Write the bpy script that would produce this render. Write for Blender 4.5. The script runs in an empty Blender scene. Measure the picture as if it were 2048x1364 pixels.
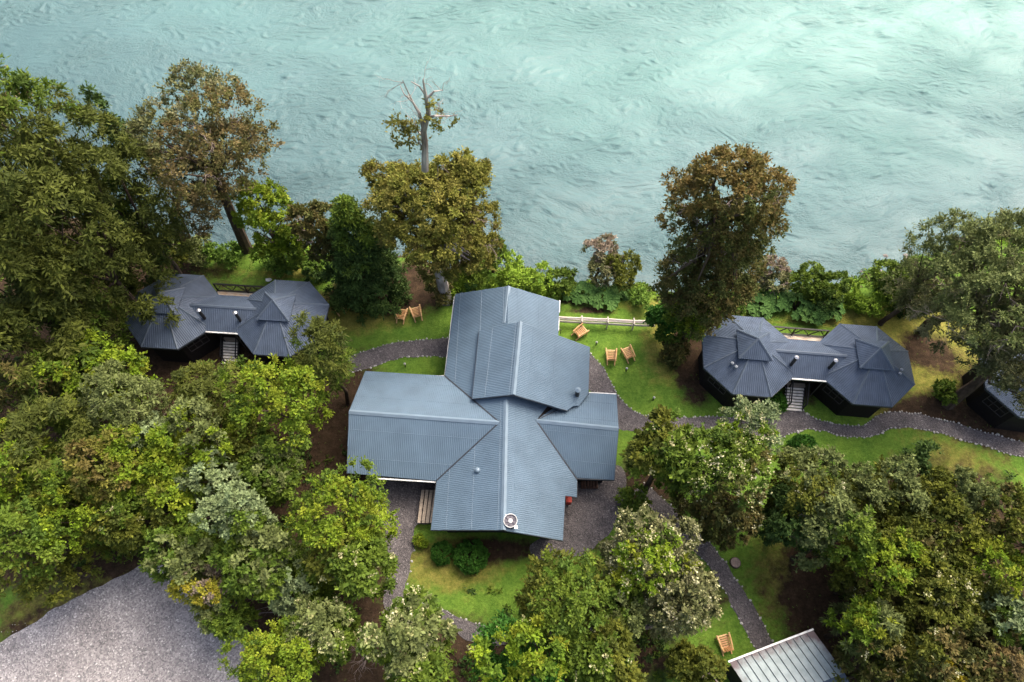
import bpy, bmesh, math
import numpy as np
from mathutils import Vector

R = math.radians
SC = bpy.context.scene
COL = SC.collection

# ------------------------------------------------------------------ camera, light, exposure
H, TH, F = 46.0, R(29.0), 1365.0          # drone height, tilt off straight down, focal length (px of a 2048 px picture)
cd = bpy.data.cameras.new("camera"); cam = bpy.data.objects.new("camera", cd); COL.objects.link(cam)
cam.location = (0, 0, H); cam.rotation_euler = (TH, 0, 0)
cd.sensor_width = 36.0; cd.lens = 36.0 * F / 2048.0; cd.clip_start = 0.5; cd.clip_end = 2000
SC.camera = cam

SUN_EL, SUN_AZ = R(53), R(44)             # azimuth clockwise from +y (upstream, away from the camera)
w = bpy.data.worlds.new("World"); SC.world = w; w.use_nodes = True
nt = w.node_tree; nt.nodes.clear()
sky = nt.nodes.new("ShaderNodeTexSky"); sky.sky_type = 'NISHITA'; sky.sun_disc = False
sky.sun_elevation = SUN_EL; sky.sun_rotation = SUN_AZ
sky.air_density = 1.0; sky.dust_density = 9.0; sky.ozone_density = 0.6
bg = nt.nodes.new("ShaderNodeBackground"); bg.inputs[1].default_value = 0.15
wo = nt.nodes.new("ShaderNodeOutputWorld")
nt.links.new(sky.outputs[0], bg.inputs[0]); nt.links.new(bg.outputs[0], wo.inputs[0])
ld = bpy.data.lights.new("sun", 'SUN'); ld.energy = 1.35; ld.angle = R(44); ld.color = (1.0, 0.93, 0.82)
sun = bpy.data.objects.new("sun", ld); COL.objects.link(sun)
sd = Vector((math.sin(SUN_AZ) * math.cos(SUN_EL), math.cos(SUN_AZ) * math.cos(SUN_EL), math.sin(SUN_EL)))
sun.rotation_euler = sd.to_track_quat('Z', 'Y').to_euler(); sun.location = sd * 120
vs = SC.view_settings
vs.view_transform = 'Standard'; vs.look = 'None'; vs.gamma = 1.0; vs.use_curve_mapping = False
vs.exposure = 1.2
SC.cycles.max_bounces = 6; SC.cycles.diffuse_bounces = 3; SC.cycles.transparent_max_bounces = 4

# ------------------------------------------------------------------ survey: photo pixel + height -> place
CT, ST = math.cos(TH), math.sin(TH)
def ray(px, py):
    dy = -(py - 682.0) / F
    return np.array([(px - 1024.0) / F, dy * CT + ST, dy * ST - CT])
def at(px, py, z=0.0):
    d = ray(px, py); return np.array([0, 0, H]) + d * ((z - H) / d[2])
def on_plane(px, py, pl):
    p0, n = pl; d = ray(px, py); o = np.array([0, 0, H])
    return o + d * (np.dot(p0 - o, n) / np.dot(d, n))
def plane(a, b, c):
    n = np.cross(b - a, c - a); n /= np.linalg.norm(n)
    return a, (n if n[2] > 0 else -n)
def ppm(px, py, z=0.0):                   # photo pixels per metre there
    p = at(px, py, z); return F / (p[1] * ST - (z - H) * CT)
def z_at(x, y, py):                       # height over (x, y) that shows in row py
    k = (682.0 - py) / F; return H + y * (k * ST - CT) / (ST + k * CT)

# ------------------------------------------------------------------ mesh helpers
def mesh_from(name, V, Fc, mats=(), smooth=False, cols=None, mi=None):
    me = bpy.data.meshes.new(name)
    if isinstance(Fc, np.ndarray):
        V = np.asarray(V, np.float32); nf, k = Fc.shape
        me.vertices.add(len(V)); me.vertices.foreach_set("co", V.ravel())
        me.loops.add(nf * k); me.loops.foreach_set("vertex_index", Fc.astype(np.int32).ravel())
        me.polygons.add(nf); me.polygons.foreach_set("loop_start", np.arange(0, nf * k, k, dtype=np.int32))
        me.update(calc_edges=True)
    else:
        me.from_pydata([tuple(map(float, v)) for v in V], [], Fc)
    for m in mats: me.materials.append(m)
    if mi is not None: me.polygons.foreach_set("material_index", np.asarray(mi, np.int32))
    if smooth: me.polygons.foreach_set("use_smooth", [True] * len(me.polygons))
    if cols is not None:
        a = me.color_attributes.new("leaf_col", 'FLOAT_COLOR', 'POINT')
        c = np.ones((len(V), 4), np.float32); c[:, :3] = cols; a.data.foreach_set("color", c.ravel())
    me.update()
    return me
def link(name, me, parent=None, kind=None):
    o = bpy.data.objects.new(name, me); COL.objects.link(o)
    if parent is not None: o.parent = parent
    if kind: o["kind"] = kind
    return o
def origin_of(o):
    v = np.zeros(3)
    while o is not None: v += np.array(o.location); o = o.parent
    return v
def part(name, vf, mat, parent=None, kind=None, smooth=False, local=False, cols=None):
    V, Fc = vf; V = np.asarray(V, float).reshape(-1, 3)
    if parent is not None and not local: V = V - origin_of(parent)
    return link(name, mesh_from(name, V, Fc, [mat], smooth, cols), parent, kind)
def tag(o, label, cat, group=None):
    o["label"] = label; o["category"] = cat
    if group: o["group"] = group
    return o
def thing(name, label, cat, loc=(0, 0, 0), rz=0.0, group=None):
    o = bpy.data.objects.new(name, None); COL.objects.link(o); o.empty_display_size = 0.3
    o.location = tuple(float(c) for c in loc); o.rotation_euler = (0, 0, rz)
    return tag(o, label, cat, group)
def dup(o, parent=None):
    c = o.copy(); COL.objects.link(c)
    if parent is not None: c.parent = parent; c.matrix_parent_inverse = o.matrix_parent_inverse
    for ch in list(o.children): dup(ch, c)
    return c
def join(*vfs):
    V, Fc = [], []
    for v, f in vfs:
        n = len(V); V.extend([tuple(p) for p in v]); Fc.extend([tuple(i + n for i in q) for q in f])
    return V, Fc
def beam(a, b, w, h, up=(0, 0, 1)):       # box from a to b, centred on the line
    a, b = np.array(a, float), np.array(b, float); d = b - a; d /= np.linalg.norm(d)
    s = np.cross(d, np.array(up, float))
    if np.linalg.norm(s) < 1e-4: s = np.cross(d, np.array([1.0, 0, 0]))
    s /= np.linalg.norm(s); u = np.cross(s, d)
    V = [p + s * sx * w / 2 + u * sz * h / 2 for p in (a, b) for sx, sz in ((-1, -1), (1, -1), (1, 1), (-1, 1))]
    return V, [(3, 2, 1, 0), (4, 5, 6, 7), (0, 1, 5, 4), (1, 2, 6, 5), (2, 3, 7, 6), (3, 0, 4, 7)]
def tube(pts, rad, n=8, caps=True):
    pts = [np.array(p, float) for p in pts]; V, Fc = [], []
    ref = np.array([0.3, 0.9, 0.1])
    for i, p in enumerate(pts):
        d = pts[min(i + 1, len(pts) - 1)] - pts[max(i - 1, 0)]; d = d / (np.linalg.norm(d) + 1e-9)
        s = np.cross(d, ref); s /= np.linalg.norm(s) + 1e-9; u = np.cross(s, d)
        for k in range(n):
            a = 2 * math.pi * k / n; V.append(p + (s * math.cos(a) + u * math.sin(a)) * rad[i])
    for i in range(len(pts) - 1):
        for k in range(n):
            a, b = i * n + k, i * n + (k + 1) % n; Fc.append((a, b, b + n, a + n))
    if caps: Fc.append(tuple(range(n))[::-1]); Fc.append(tuple((len(pts) - 1) * n + k for k in range(n)))
    return V, Fc
def lathe(c, prof, n=14, caps=True):
    c = np.array(c, float); V, Fc = [], []
    for r, z in prof:
        for k in range(n):
            a = 2 * math.pi * k / n; V.append(c + [r * math.cos(a), r * math.sin(a), z])
    for i in range(len(prof) - 1):
        for k in range(n):
            a, b = i * n + k, i * n + (k + 1) % n; Fc.append((a, b, b + n, a + n))
    if caps: Fc.append(tuple(range(n))[::-1]); Fc.append(tuple((len(prof) - 1) * n + k for k in range(n)))
    return V, Fc
def slab(poly, t):                        # polygon thickened downward by t
    P = [np.array(p, float) for p in poly]; n = len(P)
    ar = sum(P[i][0] * P[(i + 1) % n][1] - P[(i + 1) % n][0] * P[i][1] for i in range(n))
    if ar < 0: P = P[::-1]
    V = P + [p - np.array([0, 0, t]) for p in P]
    return V, [tuple(range(n)), tuple(range(2 * n - 1, n - 1, -1))] + [(i, i + n, (i + 1) % n + n, (i + 1) % n) for i in range(n)]
def ribs(poly, down, pitch, wd, ht):      # raised folds of sheet metal running down a flat roof slope
    P = np.array(poly, float); nrm = plane(P[0], P[1], P[2])[1]
    d = np.array(down, float); d -= nrm * np.dot(d, nrm); d /= np.linalg.norm(d); s = np.cross(nrm, d)
    o = P[0]; uv = np.stack([(P - o) @ s, (P - o) @ d], 1); V, Fc = [], []
    for u in np.arange(uv[:, 0].min() + pitch * 0.6, uv[:, 0].max() - wd * 0.5, pitch):
        X = []
        for i in range(len(uv)):
            a, b = uv[i], uv[(i + 1) % len(uv)]
            if (a[0] - u) * (b[0] - u) < 0: X.append(a[1] + (b[1] - a[1]) * (u - a[0]) / (b[0] - a[0]))
        X.sort()
        for a, b in zip(X[::2], X[1::2]):
            if b - a < 0.1: continue
            k = len(V)
            for vv in (a + 0.01, b - 0.01):
                q = o + s * u + d * vv
                V += [q - s * wd / 2, q + nrm * ht, q + s * wd / 2]
            Fc += [(k, k + 1, k + 4, k + 3), (k + 1, k + 2, k + 5, k + 4), (k, k + 2, k + 1), (k + 3, k + 4, k + 5)]
    return V, Fc

# ------------------------------------------------------------------ materials
def mat(name, col, rough=0.7, spec=0.3, var=0.15, scale=6.0, bump=0.0, bscale=40.0, metal=0.0, stretch=(1, 1, 1), col2=None):
    m = bpy.data.materials.new(name); m.use_nodes = True; n = m.node_tree; b = n.nodes["Principled BSDF"]
    b.inputs["Roughness"].default_value = rough; b.inputs["Metallic"].default_value = metal
    b.inputs["Specular IOR Level"].default_value = spec
    tc = n.nodes.new("ShaderNodeTexCoord"); mp = n.nodes.new("ShaderNodeMapping"); mp.inputs["Scale"].default_value = stretch
    n.links.new(tc.outputs["Object"], mp.inputs[0])
    no = n.nodes.new("ShaderNodeTexNoise"); no.inputs["Scale"].default_value = scale; no.inputs["Detail"].default_value = 6
    n.links.new(mp.outputs[0], no.inputs["Vector"])
    cr = n.nodes.new("ShaderNodeValToRGB")
    c = np.array(col); a, z = (c * (1 - var), c * (1 + var)) if col2 is None else (c, np.array(col2))
    cr.color_ramp.elements[0].position = 0.32; cr.color_ramp.elements[1].position = 0.68
    cr.color_ramp.elements[0].color = (*a, 1); cr.color_ramp.elements[1].color = (*z, 1)
    n.links.new(no.outputs["Fac"], cr.inputs[0]); n.links.new(cr.outputs[0], b.inputs["Base Color"])
    if bump:
        n2 = n.nodes.new("ShaderNodeTexNoise"); n2.inputs["Scale"].default_value = bscale; n2.inputs["Detail"].default_value = 5
        n.links.new(mp.outputs[0], n2.inputs["Vector"])
        bp = n.nodes.new("ShaderNodeBump"); bp.inputs["Strength"].default_value = bump; bp.inputs["Distance"].default_value = 0.03
        n.links.new(n2.outputs["Fac"], bp.inputs["Height"]); n.links.new(bp.outputs[0], b.inputs["Normal"])
    return m

M = {}
M['roof'] = mat("slate blue roof sheet", (0.092, 0.139, 0.190), 0.55, 0.3, 0.09, 0.8, 0.12, 25)
M['cap'] = mat("roof ridge metal", (0.14, 0.195, 0.25), 0.4, 0.5, 0.08, 2)
M['cabroof'] = mat("charcoal blue roof sheet", (0.062, 0.085, 0.128), 0.5, 0.35, 0.18, 1.5, 0.12, 25)
M['cabcap'] = mat("cabin ridge metal", (0.085, 0.11, 0.15), 0.4, 0.5, 0.1, 2)
M['valley'] = mat("dark valley flashing", (0.03, 0.035, 0.045), 0.6)
M['fascia'] = mat("fascia board", (0.05, 0.06, 0.075), 0.6)
M['wall'] = mat("dark stained boards", (0.022, 0.017, 0.015), 0.75, 0.2, 0.3, 4, 0.2, 30, stretch=(8, 8, 1))
M['cabwall'] = mat("black stained boards", (0.012, 0.010, 0.011), 0.75, 0.2, 0.3, 4, 0.2, 30, stretch=(8, 8, 1))
M['gutter'] = mat("pale gutter", (0.55, 0.56, 0.56), 0.45, 0.4, 0.25, 5)
M['pipe'] = mat("black flue pipe", (0.018, 0.018, 0.02), 0.5, 0.4)
M['steel'] = mat("galvanised steel", (0.6, 0.6, 0.62), 0.3, 0.5, 0.1, 8, metal=0.75)
M['vent'] = mat("grey vent cowl", (0.20, 0.225, 0.26), 0.5)
M['white'] = mat("white paint", (0.75, 0.75, 0.74), 0.5)
M['fan'] = mat("grey fan housing", (0.10, 0.095, 0.115), 0.5)
M['glass'] = mat("dark window glass", (0.015, 0.02, 0.025), 0.08, 0.6)
M['frame'] = mat("window frame", (0.055, 0.05, 0.05), 0.6)
M['deck'] = mat("weathered deck plank", (0.30, 0.25, 0.20), 0.75, 0.2, 0.25, 3, 0.3, 30, stretch=(1, 6, 1))
M['tread'] = mat("pale stair plank", (0.80, 0.75, 0.68), 0.75, 0.2, 0.2, 4, 0.3, 30)
M['decknew'] = mat("worn pale deck", (0.50, 0.34, 0.22), 0.7, 0.2, 0.0, 1.6, 0.3, 30, stretch=(1, 4, 1), col2=(0.72, 0.66, 0.56))
M['rail'] = mat("black railing", (0.014, 0.013, 0.014), 0.6)
M['chair'] = mat("varnished log wood", (0.52, 0.29, 0.12), 0.5, 0.3, 0.0, 7, 0.2, 30, col2=(0.68, 0.44, 0.22))
M['chairslat'] = mat("varnished slat wood", (0.36, 0.18, 0.075), 0.5, 0.3, 0.0, 7, 0.2, 30, col2=(0.48, 0.27, 0.12))
M['fence'] = mat("weathered split rail", (0.40, 0.33, 0.27), 0.85, 0.15, 0.0, 5, 0.5, 20, stretch=(1, 9, 9), col2=(0.66, 0.62, 0.58))
M['bark'] = mat("rough bark", (0.075, 0.055, 0.042), 0.9, 0.1, 0.35, 5, 0.6, 14, stretch=(1, 1, 0.35))
M['barkpale'] = mat("pale lichen bark", (0.16, 0.13, 0.115), 0.9, 0.1, 0.0, 2.2, 0.6, 14, stretch=(1, 1, 0.35), col2=(0.46, 0.42, 0.40))
M['twig'] = mat("bleached dead twigs", (0.30, 0.24, 0.215), 0.9, 0.1, 0.25, 3)
M['twigdark'] = mat("grey dead twigs", (0.19, 0.155, 0.15), 0.9, 0.1, 0.25, 3)
M['stone'] = mat("pale border stone", (0.24, 0.235, 0.225), 0.85, 0.2, 0.0, 0.9, 0.4, 12, col2=(0.50, 0.49, 0.47))
M['stump'] = mat("cut stump", (0.26, 0.20, 0.17), 0.85, 0.1, 0.25, 9, 0.3, 30)
M['shed'] = None
M['red'] = mat("red painted metal", (0.42, 0.06, 0.045), 0.5)
M['lamp'] = mat("lamp cap", (0.42, 0.42, 0.40), 0.5)
M['log'] = mat("stacked firewood", (0.12, 0.07, 0.05), 0.9, 0.1, 0.4, 6)

def leaf_material():
    m = bpy.data.materials.new("leaf"); m.use_nodes = True; n = m.node_tree; b = n.nodes["Principled BSDF"]
    at_ = n.nodes.new("ShaderNodeAttribute"); at_.attribute_name = "leaf_col"
    b.inputs["Roughness"].default_value = 0.65; b.inputs["Specular IOR Level"].default_value = 0.12
    tr = n.nodes.new("ShaderNodeBsdfTranslucent"); mx = n.nodes.new("ShaderNodeMixShader"); mx.inputs[0].default_value = 0.25
    n.links.new(at_.outputs["Color"], b.inputs["Base Color"]); n.links.new(at_.outputs["Color"], tr.inputs["Color"])
    n.links.new(b.outputs[0], mx.inputs[1]); n.links.new(tr.outputs[0], mx.inputs[2])
    n.links.new(mx.outputs[0], n.nodes["Material Output"].inputs["Surface"])
    return m
M['leaf'] = leaf_material()

def gravel_material(name, c1, c2, big=0.6, scale=9.0):
    m = bpy.data.materials.new(name); m.use_nodes = True; n = m.node_tree; b = n.nodes["Principled BSDF"]
    b.inputs["Roughness"].default_value = 0.9; b.inputs["Specular IOR Level"].default_value = 0.2
    tc = n.nodes.new("ShaderNodeTexCoord")
    v = n.nodes.new("ShaderNodeTexVoronoi"); v.inputs["Scale"].default_value = scale
    n.links.new(tc.outputs["Object"], v.inputs["Vector"])
    no = n.nodes.new("ShaderNodeTexNoise"); no.inputs["Scale"].default_value = big; no.inputs["Detail"].default_value = 8; no.inputs["Roughness"].default_value = 0.65
    n.links.new(tc.outputs["Object"], no.inputs["Vector"])
    sx = n.nodes.new("ShaderNodeSeparateColor"); n.links.new(v.outputs["Color"], sx.inputs[0])
    r1 = n.nodes.new("ShaderNodeValToRGB"); r1.color_ramp.elements[0].color = (*c1, 1); r1.color_ramp.elements[1].color = (*c2, 1)
    r1.color_ramp.elements[0].position = 0.3; r1.color_ramp.elements[1].position = 0.7
    n.links.new(no.outputs["Fac"], r1.inputs[0])
    r2 = n.nodes.new("ShaderNodeValToRGB"); r2.color_ramp.elements[0].color = (0.6, 0.6, 0.62, 1); r2.color_ramp.elements[1].color = (1.3, 1.28, 1.25, 1)
    e = r2.color_ramp.elements.new(0.95); e.color = (1.35, 1.33, 1.3, 1); r2.color_ramp.elements[2].color = (2.1, 2.1, 2.05, 1)
    n.links.new(sx.outputs[0], r2.inputs[0])
    mx = n.nodes.new("ShaderNodeMix"); mx.data_type = 'RGBA'; mx.blend_type = 'MULTIPLY'; mx.inputs[0].default_value = 1.0
    n.links.new(r1.outputs[0], mx.inputs[6]); n.links.new(r2.outputs[0], mx.inputs[7]); n.links.new(mx.outputs[2], b.inputs["Base Color"])
    bp = n.nodes.new("ShaderNodeBump"); bp.inputs["Strength"].default_value = 0.8; bp.inputs["Distance"].default_value = 0.04
    n.links.new(v.outputs["Distance"], bp.inputs["Height"]); n.links.new(bp.outputs[0], b.inputs["Normal"])
    return m
M['path'] = gravel_material("grey path gravel", (0.072, 0.066, 0.070), (0.128, 0.118, 0.122), 0.8, 15.0)
M['lot'] = gravel_material("pale car park gravel", (0.172, 0.163, 0.168), (0.32, 0.305, 0.308), 0.35, 12.0)

def ground_material():
    m = bpy.data.materials.new("lawn and soil"); m.use_nodes = True; n = m.node_tree; b = n.nodes["Principled BSDF"]
    b.inputs["Roughness"].default_value = 0.95; b.inputs["Specular IOR Level"].default_value = 0.1
    tc = n.nodes.new("ShaderNodeTexCoord")
    def noise(s, d=6, r=0.6):
        q = n.nodes.new("ShaderNodeTexNoise"); q.inputs["Scale"].default_value = s; q.inputs["Detail"].default_value = d; q.inputs["Roughness"].default_value = r
        n.links.new(tc.outputs["Object"], q.inputs["Vector"]); return q.outputs["Fac"]
    def ramp(f, c0, c1, p0=0.3, p1=0.7):
        q = n.nodes.new("ShaderNodeValToRGB"); q.color_ramp.elements[0].position = p0; q.color_ramp.elements[1].position = p1
        q.color_ramp.elements[0].color = (*c0, 1); q.color_ramp.elements[1].color = (*c1, 1); n.links.new(f, q.inputs[0]); return q.outputs[0]
    def mix(f, a, c, mode='MIX'):
        q = n.nodes.new("ShaderNodeMix"); q.data_type = 'RGBA'; q.blend_type = mode
        if isinstance(f, float): q.inputs[0].default_value = f
        else: n.links.new(f, q.inputs[0])
        n.links.new(a, q.inputs[6]); n.links.new(c, q.inputs[7]); return q.outputs[2]
    def soft(attr):                       # blob edge broken up by noise
        a = n.nodes.new("ShaderNodeAttribute"); a.attribute_name = "wear"
        s = n.nodes.new("ShaderNodeSeparateColor"); n.links.new(a.outputs["Color"], s.inputs[0])
        ad = n.nodes.new("ShaderNodeMath"); ad.operation = 'ADD'; n.links.new(s.outputs[attr], ad.inputs[0])
        no = noise(1.1, 8, 0.7); su = n.nodes.new("ShaderNodeMath"); su.operation = 'MULTIPLY_ADD'; n.links.new(no, su.inputs[0])
        su.inputs[1].default_value = 1.3; su.inputs[2].default_value = -0.65; n.links.new(su.outputs[0], ad.inputs[1])
        r = n.nodes.new("ShaderNodeMapRange"); r.inputs[1].default_value = 0.32; r.inputs[2].default_value = 0.68; n.links.new(ad.outputs[0], r.inputs[0])
        return r.outputs[0]
    lush = ramp(noise(0.55, 8, 0.68), (0.060, 0.130, 0.020), (0.125, 0.212, 0.032))
    fine = mix(1.0, ramp(noise(6.0, 7, 0.8), (0.50, 0.54, 0.48), (1.55, 1.48, 1.4), 0.28, 0.72), ramp(noise(2.1, 5, 0.65), (0.74, 0.80, 0.70), (1.25, 1.18, 1.2)), 'MULTIPLY')
    dry = ramp(noise(1.2, 8, 0.7), (0.100, 0.122, 0.022), (0.225, 0.208, 0.058))
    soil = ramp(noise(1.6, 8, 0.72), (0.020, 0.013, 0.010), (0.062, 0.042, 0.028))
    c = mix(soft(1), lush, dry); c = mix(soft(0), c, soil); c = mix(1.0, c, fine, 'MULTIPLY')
    n.links.new(c, b.inputs["Base Color"])
    bp = n.nodes.new("ShaderNodeBump"); bp.inputs["Strength"].default_value = 0.7; bp.inputs["Distance"].default_value = 0.08
    n.links.new(noise(9.0, 6, 0.7), bp.inputs["Height"]); n.links.new(bp.outputs[0], b.inputs["Normal"])
    return m
M['ground'] = ground_material()

def water_material():
    m = bpy.data.materials.new("turquoise river water"); m.use_nodes = True; n = m.node_tree; b = n.nodes["Principled BSDF"]
    b.inputs["Roughness"].default_value = 0.12; b.inputs["IOR"].default_value = 1.33; b.inputs["Specular IOR Level"].default_value = 0.5
    tc = n.nodes.new("ShaderNodeTexCoord")
    wn = n.nodes.new("ShaderNodeTexNoise"); wn.inputs["Scale"].default_value = 0.06; wn.inputs["Detail"].default_value = 2
    n.links.new(tc.outputs["Object"], wn.inputs["Vector"])
    ad = n.nodes.new("ShaderNodeVectorMath"); ad.operation = 'MULTIPLY_ADD'; ad.inputs[1].default_value = (8, 8, 0)
    n.links.new(wn.outputs["Color"], ad.inputs[0]); n.links.new(tc.outputs["Object"], ad.inputs[2])
    mp = n.nodes.new("ShaderNodeMapping"); mp.inputs["Scale"].default_value = (0.6, 1.0, 1.0); mp.inputs["Rotation"].default_value = (0, 0, R(18))
    n.links.new(ad.outputs[0], mp.inputs[0])
    def noise(s, d, r, v=mp.outputs[0]):
        q = n.nodes.new("ShaderNodeTexNoise"); q.inputs["Scale"].default_value = s; q.inputs["Detail"].default_value = d; q.inputs["Roughness"].default_value = r
        n.links.new(v, q.inputs["Vector"]); return q.outputs["Fac"]
    # depth and silt: blue-grey in the shallows by the bank, milky turquoise in the stream, sky glow painted in at upper right
    at_ = n.nodes.new("ShaderNodeAttribute"); at_.attribute_name = "silt_glow"
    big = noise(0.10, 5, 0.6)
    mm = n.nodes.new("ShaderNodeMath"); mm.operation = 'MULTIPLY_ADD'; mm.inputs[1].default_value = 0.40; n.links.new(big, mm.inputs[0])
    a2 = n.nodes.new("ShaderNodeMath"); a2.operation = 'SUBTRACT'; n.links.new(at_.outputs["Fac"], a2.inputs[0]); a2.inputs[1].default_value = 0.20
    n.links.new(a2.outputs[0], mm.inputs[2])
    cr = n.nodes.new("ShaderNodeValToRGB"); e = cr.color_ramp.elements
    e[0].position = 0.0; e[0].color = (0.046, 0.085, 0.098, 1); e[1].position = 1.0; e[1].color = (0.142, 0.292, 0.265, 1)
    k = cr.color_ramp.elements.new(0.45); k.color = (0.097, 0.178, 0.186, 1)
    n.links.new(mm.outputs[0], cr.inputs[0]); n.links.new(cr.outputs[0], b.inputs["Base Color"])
    h1 = noise(1.1, 5, 0.6); h2 = noise(6.0, 5, 0.65)
    rq = h1.node; rq.noise_type = 'RIDGED_MULTIFRACTAL'; rq.inputs["Scale"].default_value = 1.25; rq.inputs["Lacunarity"].default_value = 2.2; rq.normalize = True
    s = n.nodes.new("ShaderNodeMath"); s.operation = 'MULTIPLY_ADD'; s.inputs[1].default_value = 0.45; n.links.new(h2, s.inputs[0]); n.links.new(h1, s.inputs[2])
    bp = n.nodes.new("ShaderNodeBump"); bp.inputs["Strength"].default_value = 1.0; bp.inputs["Distance"].default_value = 0.36
    pm = noise(0.16, 4, 0.55); rr = n.nodes.new("ShaderNodeMapRange"); rr.inputs[1].default_value = 0.40; rr.inputs[2].default_value = 0.64; rr.inputs[3].default_value = 0.55; rr.inputs[4].default_value = 1.3
    n.links.new(pm, rr.inputs[0]); ml = n.nodes.new("ShaderNodeMath"); ml.operation = 'MULTIPLY'; n.links.new(s.outputs[0], ml.inputs[0]); n.links.new(rr.outputs[0], ml.inputs[1])
    n.links.new(ml.outputs[0], bp.inputs["Height"]); n.links.new(bp.outputs[0], b.inputs["Normal"])
    return m
M['water'] = water_material()

def shed_material():
    m = mat("streaked pale metal roof", (0.20, 0.245, 0.25), 0.6, 0.3, 0.0, 2.0, 0.1, 20, col2=(0.29, 0.345, 0.35))
    n = m.node_tree; b = n.nodes["Principled BSDF"]; src = b.inputs["Base Color"].links[0].from_socket
    tc = n.nodes.new("ShaderNodeTexCoord"); a = n.nodes.new("ShaderNodeAttribute"); a.attribute_name = "rust"
    no = n.nodes.new("ShaderNodeTexNoise"); no.inputs["Scale"].default_value = 3.0; no.inputs["Detail"].default_value = 8; no.inputs["Roughness"].default_value = 0.7
    n.links.new(tc.outputs["Object"], no.inputs["Vector"])
    ad = n.nodes.new("ShaderNodeMath"); ad.operation = 'ADD'; n.links.new(a.outputs["Fac"], ad.inputs[0]); n.links.new(no.outputs["Fac"], ad.inputs[1])
    r = n.nodes.new("ShaderNodeMapRange"); r.inputs[1].default_value = 0.62; r.inputs[2].default_value = 1.1; n.links.new(ad.outputs[0], r.inputs[0])
    mx = n.nodes.new("ShaderNodeMix"); mx.data_type = 'RGBA'; n.links.new(r.outputs[0], mx.inputs[0]); n.links.new(src, mx.inputs[6])
    mx.inputs[7].default_value = (0.10, 0.075, 0.08, 1); n.links.new(mx.outputs[2], b.inputs["Base Color"])
    return m
M['shed'] = shed_material()

# ------------------------------------------------------------------ ground and river
SHORE = np.array([(-400, 60), (-75, 52), (-54, 47), (-38, 39.5), (-31, 37.2), (-24, 36.2), (-17, 36.4), (-9, 35.6), (-1, 34.4), (5, 32.6), (11, 31.8), (20, 31.9),
                  (25, 32.4), (31, 33.2), (35, 35.2), (46, 38.6), (60, 42), (80, 47), (400, 70)], float)
def shore(x):
    x = np.asarray(x, float)
    return np.interp(x, SHORE[:, 0], SHORE[:, 1]) + 0.35 * np.sin(x * 1.3) + 0.25 * np.sin(x * 2.9 + 1) + 0.3 * np.sin(x * .61 + 2)
def height(x, y):
    t = np.clip((y - shore(x) + 3.4) / 4.6, 0, 1); return -3.3 * t * t * (3 - 2 * t) - np.clip(y - shore(x) - 1.2, 0, 8) * 0.4
def axis(a, b, step, far):
    inner = np.arange(a, b + step / 2, step); g = step * 1.3 ** np.arange(1, 40); g = np.cumsum(g); g = g[g < far]
    return np.concatenate([(a - g)[::-1], inner, b + g])
def grid(xs, ys):
    X, Y = np.meshgrid(xs, ys); nx, ny = len(xs), len(ys); i = np.arange(nx * ny).reshape(ny, nx)
    return X.ravel(), Y.ravel(), np.stack([i[:-1, :-1].ravel(), i[:-1, 1:].ravel(), i[1:, 1:].ravel(), i[1:, :-1].ravel()], 1)
X, Y, Q = grid(axis(-50, 50, 0.55, 500), axis(-4, 48, 0.48, 400))
gm = mesh_from("ground", np.stack([X, Y, height(X, Y)], 1), Q, [M['ground']], True)
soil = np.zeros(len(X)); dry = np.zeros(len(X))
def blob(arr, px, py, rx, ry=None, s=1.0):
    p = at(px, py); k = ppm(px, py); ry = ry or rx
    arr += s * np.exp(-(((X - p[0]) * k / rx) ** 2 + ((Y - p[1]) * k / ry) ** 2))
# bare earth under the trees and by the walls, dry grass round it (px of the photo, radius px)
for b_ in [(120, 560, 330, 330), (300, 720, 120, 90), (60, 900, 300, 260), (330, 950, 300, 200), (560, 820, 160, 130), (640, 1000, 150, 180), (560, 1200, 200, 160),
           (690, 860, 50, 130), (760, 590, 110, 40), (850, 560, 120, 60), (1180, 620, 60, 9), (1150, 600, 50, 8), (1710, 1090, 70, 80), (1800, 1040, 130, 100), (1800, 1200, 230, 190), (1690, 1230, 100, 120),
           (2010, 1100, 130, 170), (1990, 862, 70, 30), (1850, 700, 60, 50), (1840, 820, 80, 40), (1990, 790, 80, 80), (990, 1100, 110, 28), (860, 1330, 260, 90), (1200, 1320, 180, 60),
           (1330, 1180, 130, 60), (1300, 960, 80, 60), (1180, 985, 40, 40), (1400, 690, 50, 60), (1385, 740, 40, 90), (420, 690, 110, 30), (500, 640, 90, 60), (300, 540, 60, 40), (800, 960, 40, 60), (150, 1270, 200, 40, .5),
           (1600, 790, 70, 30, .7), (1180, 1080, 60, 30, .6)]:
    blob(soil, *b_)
for b_ in [(700, 620, 80, 60), (800, 620, 90, 40, .6), (1340, 700, 70, 110, .8), (1870, 720, 130, 130), (1800, 640, 130, 30, .8), (900, 1130, 120, 60, 1.0), (1560, 1150, 70, 110, .8), (1900, 930, 130, 60, .7),
           (580, 545, 70, 18), (440, 540, 60, 25, .6), (1480, 620, 50, 20, .5), (1230, 610, 60, 20, .5), (1350, 600, 60, 60, .5), (250, 1130, 120, 60), (100, 1230, 110, 50), (1640, 640, 200, 14, .6), (820, 740, 60, 12, .3), (1800, 830, 80, 25, .8)]:
    blob(dry, *b_)
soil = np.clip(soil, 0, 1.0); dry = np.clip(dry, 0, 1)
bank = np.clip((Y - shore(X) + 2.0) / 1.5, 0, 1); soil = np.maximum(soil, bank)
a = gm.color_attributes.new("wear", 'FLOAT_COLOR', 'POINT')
c4 = np.ones((len(X), 4), np.float32); c4[:, 0] = soil; c4[:, 1] = dry; c4[:, 2] = 0; a.data.foreach_set("color", c4.ravel())
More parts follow.
